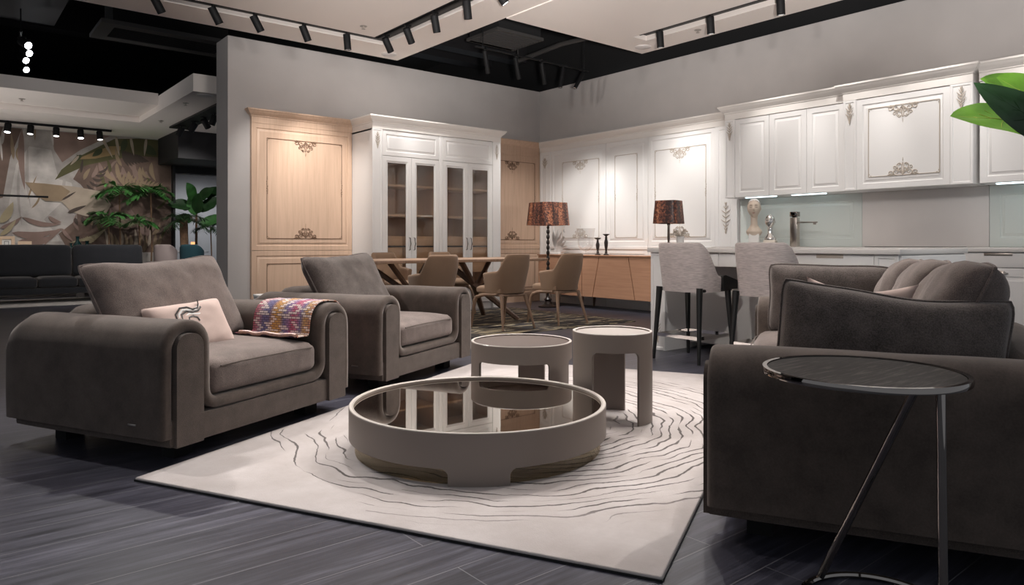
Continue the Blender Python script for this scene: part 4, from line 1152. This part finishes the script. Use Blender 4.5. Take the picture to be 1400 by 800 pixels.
for i, p in enumerate(pp):
    t = spot_head(f'{ordn[i]} bright round spotlight from the top in the dark ceiling at far left', p, R(62), R(-150), L=.12, r=.052, group='bright spotlights at far left', lens='lens_bright', stem=.04)

# leaf mural: printed wall covering, shapes taken flat on the wall
MY = 15.098
for nm, c in (('m_bg', (.36,.325,.30)), ('m_mist', (.47,.43,.40)), ('m_dark', (.06,.042,.034)), ('m_brown', (.14,.092,.072)), ('m_rose', (.23,.155,.13)), ('m_beige', (.37,.30,.235)), ('m_tan', (.25,.18,.115)),
              ('m_olive', (.085,.078,.032)), ('m_green', (.05,.06,.028)), ('m_ochre', (.28,.19,.09)), ('m_sand', (.36,.30,.19))):
    plain(nm, c, .85, vary=.32 if nm in ('m_brown', 'm_mist', 'm_bg') else .18, vscale=3)
mural = thing('wall_mural', 'tropical leaf mural in brown and green covering the far wall', 'mural', (0, MY, 0))
b = MB(); b.box(-6, 3.66, -.0, .0015, .02, 2.99); b.build('print_ground', 'm_bg', mural, smooth=0)
LAY = {}
def shape(mat, pts, lay):
    LAY.setdefault(mat, []).append((pts, lay))
def blade(mat, x0, y0, x1, y1, w, lay, bend=0, n=9):
    d = Vector((x1-x0, y1-y0)); nn = Vector((-d.y, d.x)).normalized(); L, Rr = [], []
    for i in range(n):
        f = i/(n-1); c = Vector((x0, y0))+d*f+nn*bend*math.sin(PI*f); h = w/2*math.sin(PI*f**.75)**.8 if 0 < f < 1 else 0
        L.append((c.x+nn.x*h, c.y+nn.y*h)); Rr.append((c.x-nn.x*h, c.y-nn.y*h))
    shape(mat, L+Rr[::-1][1:-1], lay)
shape('m_mist', [(22, 225), (40, 200), (70, 205), (80, 245), (98, 250), (100, 262), (60, 300), (85, 330), (20, 332), (10, 290)], 1)
shape('m_brown', [(-60, 165), (30, 172), (14, 215), (4, 270), (-60, 290)], 1)
shape('m_rose', [(70, 172), (150, 182), (110, 205), (85, 222), (74, 205)], 1)
shape('m_brown', [(100, 245), (112, 224), (160, 206), (234, 205), (234, 345), (95, 345), (80, 320), (105, 300), (118, 262), (110, 252)], 1)
for x, y, w in ((30, 190, 9), (38, 215, 5), (26, 240, 4)):
    blade('m_rose' if w > 5 else 'm_bg', x, y-14, x+4, y+70, w, 2, 3)
shape('m_olive', [(75, 246), (84, 232), (104, 216), (128, 204), (156, 190), (190, 184), (216, 188), (216, 215), (185, 213), (150, 219), (118, 226), (96, 236)], 2)
shape('m_ochre', [(104, 218), (128, 208), (150, 200), (168, 200), (160, 211), (130, 217)], 3)
for a in ((108, 213, 96, 226), (138, 186, 154, 216), (158, 185, 163, 214), (178, 186, 183, 213), (200, 188, 197, 214)):
    blade('m_beige', a[0], a[1], a[2], a[3], 4, 4)
for a in ((112, 212, 98, 222, 6), (196, 200, 214, 212, 12), (140, 204, 126, 214, 8), (172, 190, 166, 210, 9)):
    blade('m_green', *a[:4], a[4], 3)
shape('m_beige', [(34, 249), (60, 251), (100, 255), (140, 262), (152, 280), (142, 296), (118, 296), (98, 290), (84, 276), (62, 275), (48, 266)], 4)
shape('m_tan', [(34, 249), (60, 251), (84, 254), (96, 262), (84, 275), (62, 275), (48, 266)], 5)
for a in ((84, 274, 104, 262, 3), (92, 291, 118, 281, 5), (102, 298, 106, 308, 5), (112, 296, 114, 306, 4), (122, 294, 124, 304, 4), (118, 292, 142, 294, 6)):
    blade('m_dark', *a[:4], a[4], 6)
for x0, y0, x1, y1, w, be in ((16, 318, 80, 314, 10, 6), (30, 297, 84, 306, 7, 5), (24, 330, 76, 322, 11, 5), (66, 296, 84, 304, 6, 2), (0, 312, 30, 296, 7, 3), (84, 312, 60, 336, 6, 2), (84, 312, 100, 330, 5, 1)):
    blade('m_rose', x0, y0, x1, y1, w, 5, be)
for x0, y0, x1, y1, w in ((0, 305, 18, 276, 12), (0, 322, 22, 300, 7), (-20, 300, 0, 280, 10)): blade('m_sand', x0, y0, x1, y1, w, 6, 2)
for k in range(9): blade('m_sand', 95+k*3, 332-k*1.2, 150-k*3, 309+k*3, 3.2, 5, 4)
for k in range(11): blade('m_tan', 170+k*4.6, 258+k*.6-abs(k-5)*.5, 172+k*5.0, 236+k*1.5, 4.4, 5, -3)
for k in range(10): blade('m_tan' if k % 2 else 'm_rose', 135+k*8, 222+(k % 3)*6, 150+k*7, 244+(k % 4)*4, 6, 3, 3)
for k in range(12): blade('m_beige' if k % 3 == 0 else 'm_tan', 148+k*6, 345-(k % 2)*8, 142+k*7, 312+(k % 3)*4, 5, 5, 2)
shape('m_rose', [(150, 285), (172, 275), (186, 296), (180, 312), (165, 306), (148, 300)], 4)
shape('m_rose', [(186, 300), (206, 290), (212, 312), (200, 324), (188, 316)], 4)
for k in range(8): blade('m_dark', 168+k*3, 205+k, 176+k*4, 228-k, 5, 3, 2)
rg = random.Random(12)
for k in range(46):
    x = rg.uniform(104, 228); y = rg.uniform(225, 335); a = rg.uniform(-.9, .9)
    L = rg.uniform(14, 32)
    blade(rg.choice(['m_dark', 'm_rose', 'm_tan', 'm_brown', 'm_olive']), x, y, min(230, x+L*math.sin(a)), y-L*math.cos(a), rg.uniform(3, 6), 3, rg.uniform(-4, 4))
for k in range(14):
    x = rg.uniform(-30, 90); y = rg.uniform(185, 290)
    blade(rg.choice(['m_bg', 'm_mist', 'm_tan']), x, y, x+rg.uniform(-14, 14), y-rg.uniform(14, 40), rg.uniform(2, 5), 2, rg.uniform(-4, 4))
for k in range(5): blade('m_dark', 118+k*4, 252-k*4, 136+k*3, 262-k*9, 4, 3, 3)
ORDER = sorted(((lay, i, m_, pts) for m_, lst in LAY.items() for i, (pts, lay) in enumerate(lst)), key=lambda q: q[0])
DEP = {id(q[3]): .0003+.00012*k for k, q in enumerate(ORDER)}
for m_, lst in LAY.items():
    b = MB()
    for pts, lay in lst:
        vs = []
        for px, py in pts:
            q = on_y(px, py, MY); vs.append((q.x, -DEP[id(pts)], min(2.985, q.z)))
        try: b.bm.faces.new([b.bm.verts.new(v) for v in vs])
        except ValueError: pass
    b.bm.normal_update(); bmesh.ops.triangulate(b.bm, faces=b.bm.faces[:], ngon_method='EAR_CLIP')
    b.build('printed_leaves', m_, mural, smooth=0, weld=False)

# dark sofa, its rug, console with frames and bottles
t = thing('sofa', 'charcoal sofa in the far room in front of the leaf mural', 'sofa', (1.86, 13.42, 0))
b = MB(); b.box(-1.2, 1.2, .02, .9, .14, .24, .02); b.build('base', 'charcoal_fabric', t)
for s in (-1, 1):
    soft_box(s*1.22-.11, s*1.22+.11, 0, .9, .16, .62, .09, .01, 8, 3).build('armrest', 'charcoal_fabric', t)
    for y in (.08, .82):
        b = MB(); b.tube([(s*1.15, y, .15), (s*1.17, y, 0)], [.03, .018], 8); b.build('leg', 'black_wood', t)
for k in range(4):
    soft_box(-1.1+.55*k+.004, -.55+.55*k-.004, .0, .62, .24, .40, .05, .02, 8, k).build('seat_cushion', 'charcoal_fabric', t)
for k in range(2):
    o = soft_box(-1.1+1.1*k+.006, 1.1*k-.006, -.10, .10, 0, .54, .07, .0, 12, k, .004); q = o.build('back_cushion', 'charcoal_fabric', t); q.location = (0, .70, .395); q.rotation_euler = (R(-10), 0, 0)
b = MB(); b.box(.3, 3.4, 12.9, 14.55, 0, .010, .004); simple('rug', 'pale rug under the charcoal sofa', 'rug', b, 'beige_rug')
bpy.data.objects[t.name].location.z = .0105
t = thing('console_table', 'low grey console behind the charcoal sofa', 'console', (1.0, 14.85, 0))
b = MB(); b.box(-2.2, 1.15, -.15, .15, .70, .76, .004); b.build('top', 'm_mist', t)
for x in (-2.1, -.4, 1.08):
    b = MB(); b.box(x-.05, x+.05, -.14, .14, 0, .699, .004); b.build('leg', 'm_mist', t)
for px, py0, py1, w_, lab in ((9, 323, 347, 23, 'larger pale picture frame leaning on the far console'), (34, 330, 347, 19, 'smaller pale picture frame leaning on the far console')):
    p0 = on_y(px-w_/2, py0, 14.86); p1 = on_y(px+w_/2, py1, 14.86); W = (p1.x-p0.x); H = p0.z-.76
    t = thing('picture_frame', lab, 'picture frame', ((p0.x+p1.x)/2, 14.86, .761), 0, 'picture frames on the console'); t.rotation_euler = (R(-8), 0, 0)
    b = MB(); b.frame(-W/2, W/2, 0, H, [(0, 0), (0, -.02), (.05, -.02), (.055, 0)]); b.build('frame', 'oak_light', t, smooth=0)
    b = MB(); b.box(-W/2+.04, W/2-.04, -.006, -.001, .04, H-.04); b.build('mat_board', 'paper', t, smooth=0)
    b = MB(); b.frame(-W/2+.085, W/2-.085, .085, H-.085, [(0, -.0062), (0, -.009), (.006, -.009), (.006, -.0062)]); b.build('inner_border', 'charcoal_fabric', t, smooth=0)
for px, h, r, lab in ((106, .33, .07, 'tallest of the three dark glass bottles behind the charcoal sofa'), (119, .25, .075, 'teal squat bottle at the right of the three behind the charcoal sofa'), (97, .21, .05, 'smallest of the three dark bottles behind the charcoal sofa')):
    p = on_y(px, 340, 14.85)
    b = MB(); b.lathe([(0, 0), (r, .0), (r*1.05, .02), (r, h*.55), (r*.5, h*.72), (r*.35, h*.8), (r*.4, h*.92), (r*.5, h), (r*.3, h), (0, h*.8)], 24)
    simple('bottle', lab, 'bottle', b, 'teal_glass', 'dark bottles on the console', loc=(p.x, 14.85, .761))
# slim rod lamp in front of the mural
t = thing('linear_lamp', 'slim black linear pendant lamp in front of the mural', 'lamp', (0, 0, 0))
p0 = on_y(-60, 265, 13.2); p1 = on_y(66, 261, 13.2)
b = MB(); b.tube([p0, (p1.x, p1.y, p0.z)], .016, 8); b.build('bar', 'spot_black', t)
b = MB(); b.tube([(p0.x+.2, p0.y, p0.z), (p0.x+.2, p0.y, 3.1)], .004, 5); b.tube([(p1.x-.62, p0.y, p0.z+.01), (p1.x-.62, p0.y, p0.z+.03)], .004, 5); b.build('suspension_wire', 'spot_black', t)

# ------------------------------------------------------------------ plants
def leaf(mb, base, tip, w, up, arch=.1, fold=.15, n=10, m=7, tpow=.8, droop=0):
    base = Vector(base); tip = Vector(tip); up = Vector(up); L = (tip-base).length
    mid = (base+tip)/2+up*arch*L
    rows = []
    for i in range(n):
        f = i/(n-1); c = base*(1-f)**2+mid*2*f*(1-f)+tip*f*f
        tg = ((mid-base)*(1-f)+(tip-mid)*f).normalized()
        sd = tg.cross(up).normalized(); nn = sd.cross(tg)
        h = w/2*(math.sin(PI*min(.999, max(.001, f))**tpow))**.8
        row = []
        for j in range(m):
            q = j/(m-1)*2-1
            row.append(mb.bm.verts.new(c+sd*h*q+nn*(abs(q)*fold*h+.03*h*math.sin(q*7+f*14))-up*droop*q*q*h))
        rows.append(row)
    for i in range(n-1):
        for j in range(m-1): mb.bm.faces.new((rows[i][j], rows[i+1][j], rows[i+1][j+1], rows[i][j+1]))
    return [(rows[i][m//2].co.copy()) for i in range(n)]
def frond(mb, base, d, L, nl, lw, ll, sag=.5, seed=0):
    rg = random.Random(seed); pts = []
    d = Vector(d).normalized()
    for i in range(nl+1):
        f = i/nl; pts.append(Vector(base)+d*L*f+Vector((0, 0, -sag*L*f*f)))
    mb.tube(pts, [.006*(1-.7*i/nl) for i in range(nl+1)], 4)
    for i in range(2, nl):
        tg = (pts[i+1]-pts[i-1]).normalized(); sd = tg.cross(Vector((0,0,1))).normalized(); f = i/nl
        l = ll*(math.sin(PI*(.12+.8*f)))**.6
        for s in (-1, 1):
            dirv = (sd*s+tg*.75+Vector((0, 0, rg.uniform(-.45, .05)))).normalized()
            leaf(mb, pts[i], pts[i]+dirv*l, lw, Vector((0,0,1)), .08, .1, 4, 3)
def palm(label, px, pytop, Y, mat, n, L, ll, lw, stem_r=.012, group='palms by the mural', sag=.55, seed=1, up0=.1, up1=.9):
    p = on_y(px, pytop, Y); t = thing('potted_palm', label, 'plant', (p.x, p.y, 0), 0, group)
    b = MB(); b.lathe([(0, 0), (.12, 0), (.16, .28), (.15, .28), (.14, .25), (0, .25)], 20); b.build('pot', 'pot_grey', t)
    b = MB(); b.tube([(0, 0, .25), (.02, 0, p.z*.5), (0, 0, p.z)], [stem_r*1.3, stem_r, stem_r], 7); b.build('stem', 'trunk', t)
    rg = random.Random(seed)
    b = MB()
    for k in range(n):
        a = 2*PI*k/n+rg.uniform(-.3, .3); e = rg.uniform(up0, up1)
        frond(b, (0, 0, p.z-.02), (math.cos(a)*math.cos(e), math.sin(a)*math.cos(e), math.sin(e)), L*rg.uniform(.8, 1.1), 16, lw, ll, sag, seed*50+k)
    for v in b.bm.verts: v.co.y = min(v.co.y, 15.07-p.y-.02*rg.random())
    b.build('fronds', mat, t)
    return t
palm('dark feathery palm in front of the mural, left of the row', 163, 258, 14.75, 'palm_leaf', 13, .42, .26, .026, seed=1)
palm('bright green low palm in front of the mural beside the dark sofa', 148, 297, 14.6, 'palm_leaf', 13, .44, .26, .026, seed=2)
palm('tall feathery palm at the right end of the mural', 206, 262, 14.7, 'palm_leaf', 14, .46, .28, .026, seed=3)
palm('thin palm with hanging leaves at the right end of the mural, lower one', 190, 300, 14.5, 'palm_leaf', 9, .32, .24, .024, seed=4)
palm('thick-stemmed palm with spiky dark leaves by the wall end', 251, 300, 14.35, 'dark_leaf', 15, .50, .26, .016, .075, sag=.6, seed=5)
palm('slender palm close to the wall end at right of the far plants', 288, 310, 14.6, 'dark_leaf', 8, .34, .22, .018, seed=6)
p = on_y(268, 285, 14.9)
t = thing('potted_plant', 'big-leaved dark green plant beyond the wall end', 'plant', (p.x, p.y, 0))
b = MB(); b.lathe([(0, 0), (.13, 0), (.17, .3), (.16, .3), (.15, .27), (0, .27)], 20); b.build('pot', 'pot_grey', t)
b = MB(); b.tube([(0, 0, .27), (.01, 0, p.z)], [.03, .02], 7); b.build('stem', 'trunk', t)
rg = random.Random(8)
for k in range(13):
    a = 2*PI*k/13*2.4; e = rg.uniform(.0, 1.35); L = rg.uniform(.45, .72)
    bz = p.z-.35+.05*k
    b = MB(); d = Vector((math.cos(a)*math.cos(e), math.sin(a)*math.cos(e), math.sin(e)))
    leaf(b, Vector((0, 0, bz))+d*.06, Vector((0, 0, bz))+d*L, .25, Vector((-.35, -.8, .45)), .10, .12)
    b.build('leaf', 'palm_leaf' if k % 3 == 0 else 'dark_leaf', t)
# chairs, table, candle far behind
for px, m_, lab in ((227, 'pink_velvet', 'dusty pink wing chair far behind the near armchair cushion'), (263, 'teal_velvet', 'dark teal wing chair far behind the near armchair cushion')):
    p = on_y(px, 338, 14.65 if m_[0] == 'p' else 13.7); t = thing('wing_chair', lab, 'chair', (p.x, p.y, 0), R(150), 'velvet wing chairs')
    shell(.20, .19, .42, lambda a: .925-.10*sm(30, 100, a), .05, .05, .9, 95).build('backrest_shell', m_, t, smooth=60)
    soft_box(-.2, .2, -.2, .15, .40, .48, .03, .01, 8).build('seat', m_, t)
    for sx in (-1, 1):
        for sy in (-1, 1):
            b = MB(); b.tube([(sx*.15, sy*.14, .41), (sx*.2, sy*.19, 0)], [.018, .01], 7); b.build('leg', 'black_wood', t)
p = on_y(256, 345, 16.2); t = thing('round_table', 'white table with candle and bottle far behind the wing chairs', 'table', (p.x, p.y, 0))
b = MB(); b.lathe([(0, .77), (.42, .77), (.42, .80), (0, .80)], 40); b.build('table_top', 'white_matte', t)
b = MB(); b.lathe([(.25, 0), (.25, .02), (.05, .05), (.04, .769), (0, .769)], 24); b.build('pedestal', 'white_matte', t)
q = on_y(265, 337, 16.2); b = MB(); b.lathe([(0, 0), (.06, 0), (.06, .2), (0, .2)], 20); simple('candle', 'glowing orange candle on the far white table', 'candle', b, 'candle_glow', loc=(q.x, q.y, .8005))
q = on_y(253, 337, 16.2); b = MB(); b.lathe([(0, 0), (.04, 0), (.04, .16), (.015, .2), (.015, .26), (0, .26)], 16); simple('bottle', 'yellow bottle on the far white table', 'bottle', b, 'bottle_yellow', loc=(q.x, q.y, .8005))

# foreground leaves at the right edge
t = thing('potted_plant', 'large-leaved bright green plant at the right edge behind the sofa', 'plant', (3.20, .52, 0))
base = Vector((3.20, .52, 0))
b = MB(); b.lathe([(0, 0), (.13, 0), (.17, .34), (.155, .34), (.145, .3), (0, .3)], 28); b.build('pot', 'pot_grey', t)
b = MB(); b.tube([(0, 0, .3), (.01, .01, .8), (0, 0, 1.15)], [.018, .015, .012], 8); b.build('stem', 'green_leaf', t)
L_ = [((1299, 159, 2.30), (1430, 176, 2.42), .175, 'green_leaf', (-.60, -.45, .66), .06, .06),
      ((1340, 108, 2.45), (1470, 160, 2.5), .20, 'green_leaf', (-.62, -.5, .6), .06, .08),
      ((1331, 113, 2.10), (1490, 206, 2.2), .115, 'dark_leaf', (-.75, -.55, -.25), -.02, .05),  # darker than its neighbours: the leaf's shaded side put into the colour
      ((1362, 106, 2.3), (1480, 180, 2.4), .22, 'green_leaf', (-.66, -.5, .55), .05, .08),
      ((1452, 60, 2.4), (1490, 190, 2.5), .17, 'green_leaf', (-.5, -.7, .5), .05, .1),
      ((1640, 150, 2.5), (1520, 210, 2.5), .18, 'green_leaf', (0, 0, 1), .12, .1)]
for tip, bs, w_, m_, up, ar, fo in L_:
    tp = at(*tip)-base; bp = at(*bs)-base
    b = MB(); mid = leaf(b, bp, tp, w_, Vector(up), ar, fo, 16, 9, .85)
    lf = b.build('leaf', m_, t, smooth=60)
    b = MB(); b.tube(mid[:-1], [.0035*(1-i/len(mid)) for i in range(len(mid)-1)], 5)
    for k in (3, 5, 7, 9, 11):
        for s_ in (-1, 1):
            tg = (mid[min(15, k+2)]-mid[k]).normalized(); sd = tg.cross(Vector(up)).normalized()
            q0 = mid[k]; q2 = mid[min(15, k+2)]+sd*s_*w_*.34*math.sin(PI*min(.95, (k+2)/15)**.85)
            b.tube([q0, (q0+q2)/2+tg*.004, q2], [.0012, .001, .0006], 4)
    b.build('midrib', 'leaf_vein' if m_ == 'green_leaf' else 'dark_leaf', lf)
    b = MB(); b.tube([bp, (bp+Vector((0, 0, 1.1)))/2*Vector((1, 1, 1)).x + Vector((0, 0, -.05)), Vector((0, 0, .9))], [.004, .006, .008], 6); b.build('petiole', 'green_leaf', t)
def spot(loc, tgt, power, ang=45, blend=.5, col=(1,.962,.925), r=.04):
    l = bpy.data.lights.new('spot', 'SPOT'); l.energy = power; l.spot_size = R(ang); l.spot_blend = blend; l.color = col; l.shadow_soft_size = r
    o = bpy.data.objects.new('spot_lamp', l); C.objects.link(o); o.location = loc
    o.rotation_euler = (Vector(tgt)-Vector(loc)).to_track_quat('-Z', 'Y').to_euler()
    return o
def area(loc, tgt, power, sx, sy, col=(1,1,1)):
    l = bpy.data.lights.new('area', 'AREA'); l.shape = 'RECTANGLE'; l.size = sx; l.size_y = sy; l.energy = power; l.color = col
    o = bpy.data.objects.new('area_lamp', l); C.objects.link(o); o.location = loc
    o.rotation_euler = (Vector(tgt)-Vector(loc)).to_track_quat('-Z', 'Y').to_euler()
    return o
w = bpy.data.worlds.new('world'); sc.world = w; w.use_nodes = True
w.node_tree.nodes['Background'].inputs[0].default_value = (.86,.92,1.0,1); w.node_tree.nodes['Background'].inputs[1].default_value = .33
# track spots over the lounge
for x, y, tx, ty, p in ((4.4, 1.5, 3.0, 2.3, 215), (4.4, 3.2, 2.6, 3.2, 270), (4.4, 4.8, 2.4, 4.4, 260), (2.4, 4.2, 1.9, 3.2, 215), (1.2, 6.2, 1.6, 4.4, 260), (4.4, 6.0, 3.6, 4.6, 220),
                        (0.3, 4.5, .6, 2.6, 160)):
    spot((x, y, 3.4), (tx, ty, .2), p, 62, .7)
# slot along the left wall
for x, tx, p in ((3.0, 3.5, 100), (3.6, 4.0, 200), (4.35, 5.0, 75), (5.0, 5.6, 60)):
    spot((x, 7.9, 3.38), (tx, 8.95, 1.5), p, 52, .8)
# kitchen slot
for y, ty, p in ((6.0, 6.1, 85), (5.6, 5.7, 115), (4.4, 4.3, 62), (3.5, 3.6, 58), (2.6, 2.9, 66), (1.6, 2.0, 62)):
    spot((6.85, y, 3.38), (7.9, ty, 1.5), p, 55, .8)
# dining
for x, tx, ty, p in ((5.5, 5.2, 7.2, 150), (6.3, 7.5, 8.6, 80), (6.6, 7.9, 7.9, 120), (6.5, 7.9, 6.9, 110), (6.0, 5.0, 6.6, 150)):
    spot((x, 7.25, 3.2), (tx, ty, .8), p, 60, .7)

# far showroom
for x, tx, p in ((-.2, -.2, 28), (.9, .9, 30), (1.9, 2.0, 28), (2.6, 2.9, 30)):
    spot((x, 14.0, 2.8), (tx, 15.1, 1.5), p, 95, .8)
spot((3.4, 12.3, 2.8), (3.6, 14.5, .8), 120, 80, .8); spot((3.2, 11.3, 2.8), (2.5, 13.6, .3), 120, 80, .8)
spot((5.0, 16.8, 2.9), (5.0, 17.5, 0), 160, 140, .8, (.95,.97,1))

# long throws added to brighten the upper walls, without fixtures
for a, t_, p, an in (((.6, 5.5, 3.30), (7.9, 7.2, 2.5), 200, 60), ((1.0, 3.0, 3.30), (7.9, 4.2, 2.5), 160, 62), ((2.0, .6, 3.30), (7.9, 1.5, 2.6), 120, 66),
                     ((2.2, 2.0, 3.30), (3.4, 8.9, 2.6), 180, 62), ((2.8, 1.2, 3.30), (5.2, 8.9, 2.4), 120, 56), ((-1.5, 3.0, 3.3), (2.2, 9.0, 2.6), 200, 60)):
    spot(a, t_, p, an, .9, (1,.95,.91), .12)

spot((4.4, 4.0, 3.35), (3.5, 2.0, .6), 230, 42, .6)
spot((1.0, 1.4, 3.3), (5.0, 3.2, .7), 260, 42, .8)  # lamp added to brighten the island front
spot((5.4, -.6, 3.3), (5.75, 2.0, .7), 170, 30, .8)  # lamp added to brighten the island end panel

# unseen uplights added behind the viewer to brighten ceiling and wall tops
def added_uplight(rel, elev, power, ang, pos=(-.3, -.9, .75)):
    az = R(50.64-rel); d = Vector((math.cos(az)*math.cos(R(elev)), math.sin(az)*math.cos(R(elev)), math.sin(R(elev))))
    return spot(pos, Vector(pos)+d, power, ang, .9, (1,.95,.91), .15)
added_uplight(-10, 24, 2800, 34); added_uplight(10, 24, 2800, 34); added_uplight(30, 26, 1800, 34)
spot((-.4, 12.2, .5), (1.2, 12.8, 3.1), 160, 90, .9, (1,.95,.9), .15)  # unseen uplight added to brighten the far room's ceiling
spot((6.9, 7.25, 3.2), (7.9, 7.1, .7), 45, 50, .8); spot((1.6, 1.6, 3.3), (3.1, .55, 1.3), 110, 24, .7)  # second lamp is added to brighten the plant leaves
spot((3.0, 7.7, 3.3), (4.9, 6.5, .6), 260, 56, .7)
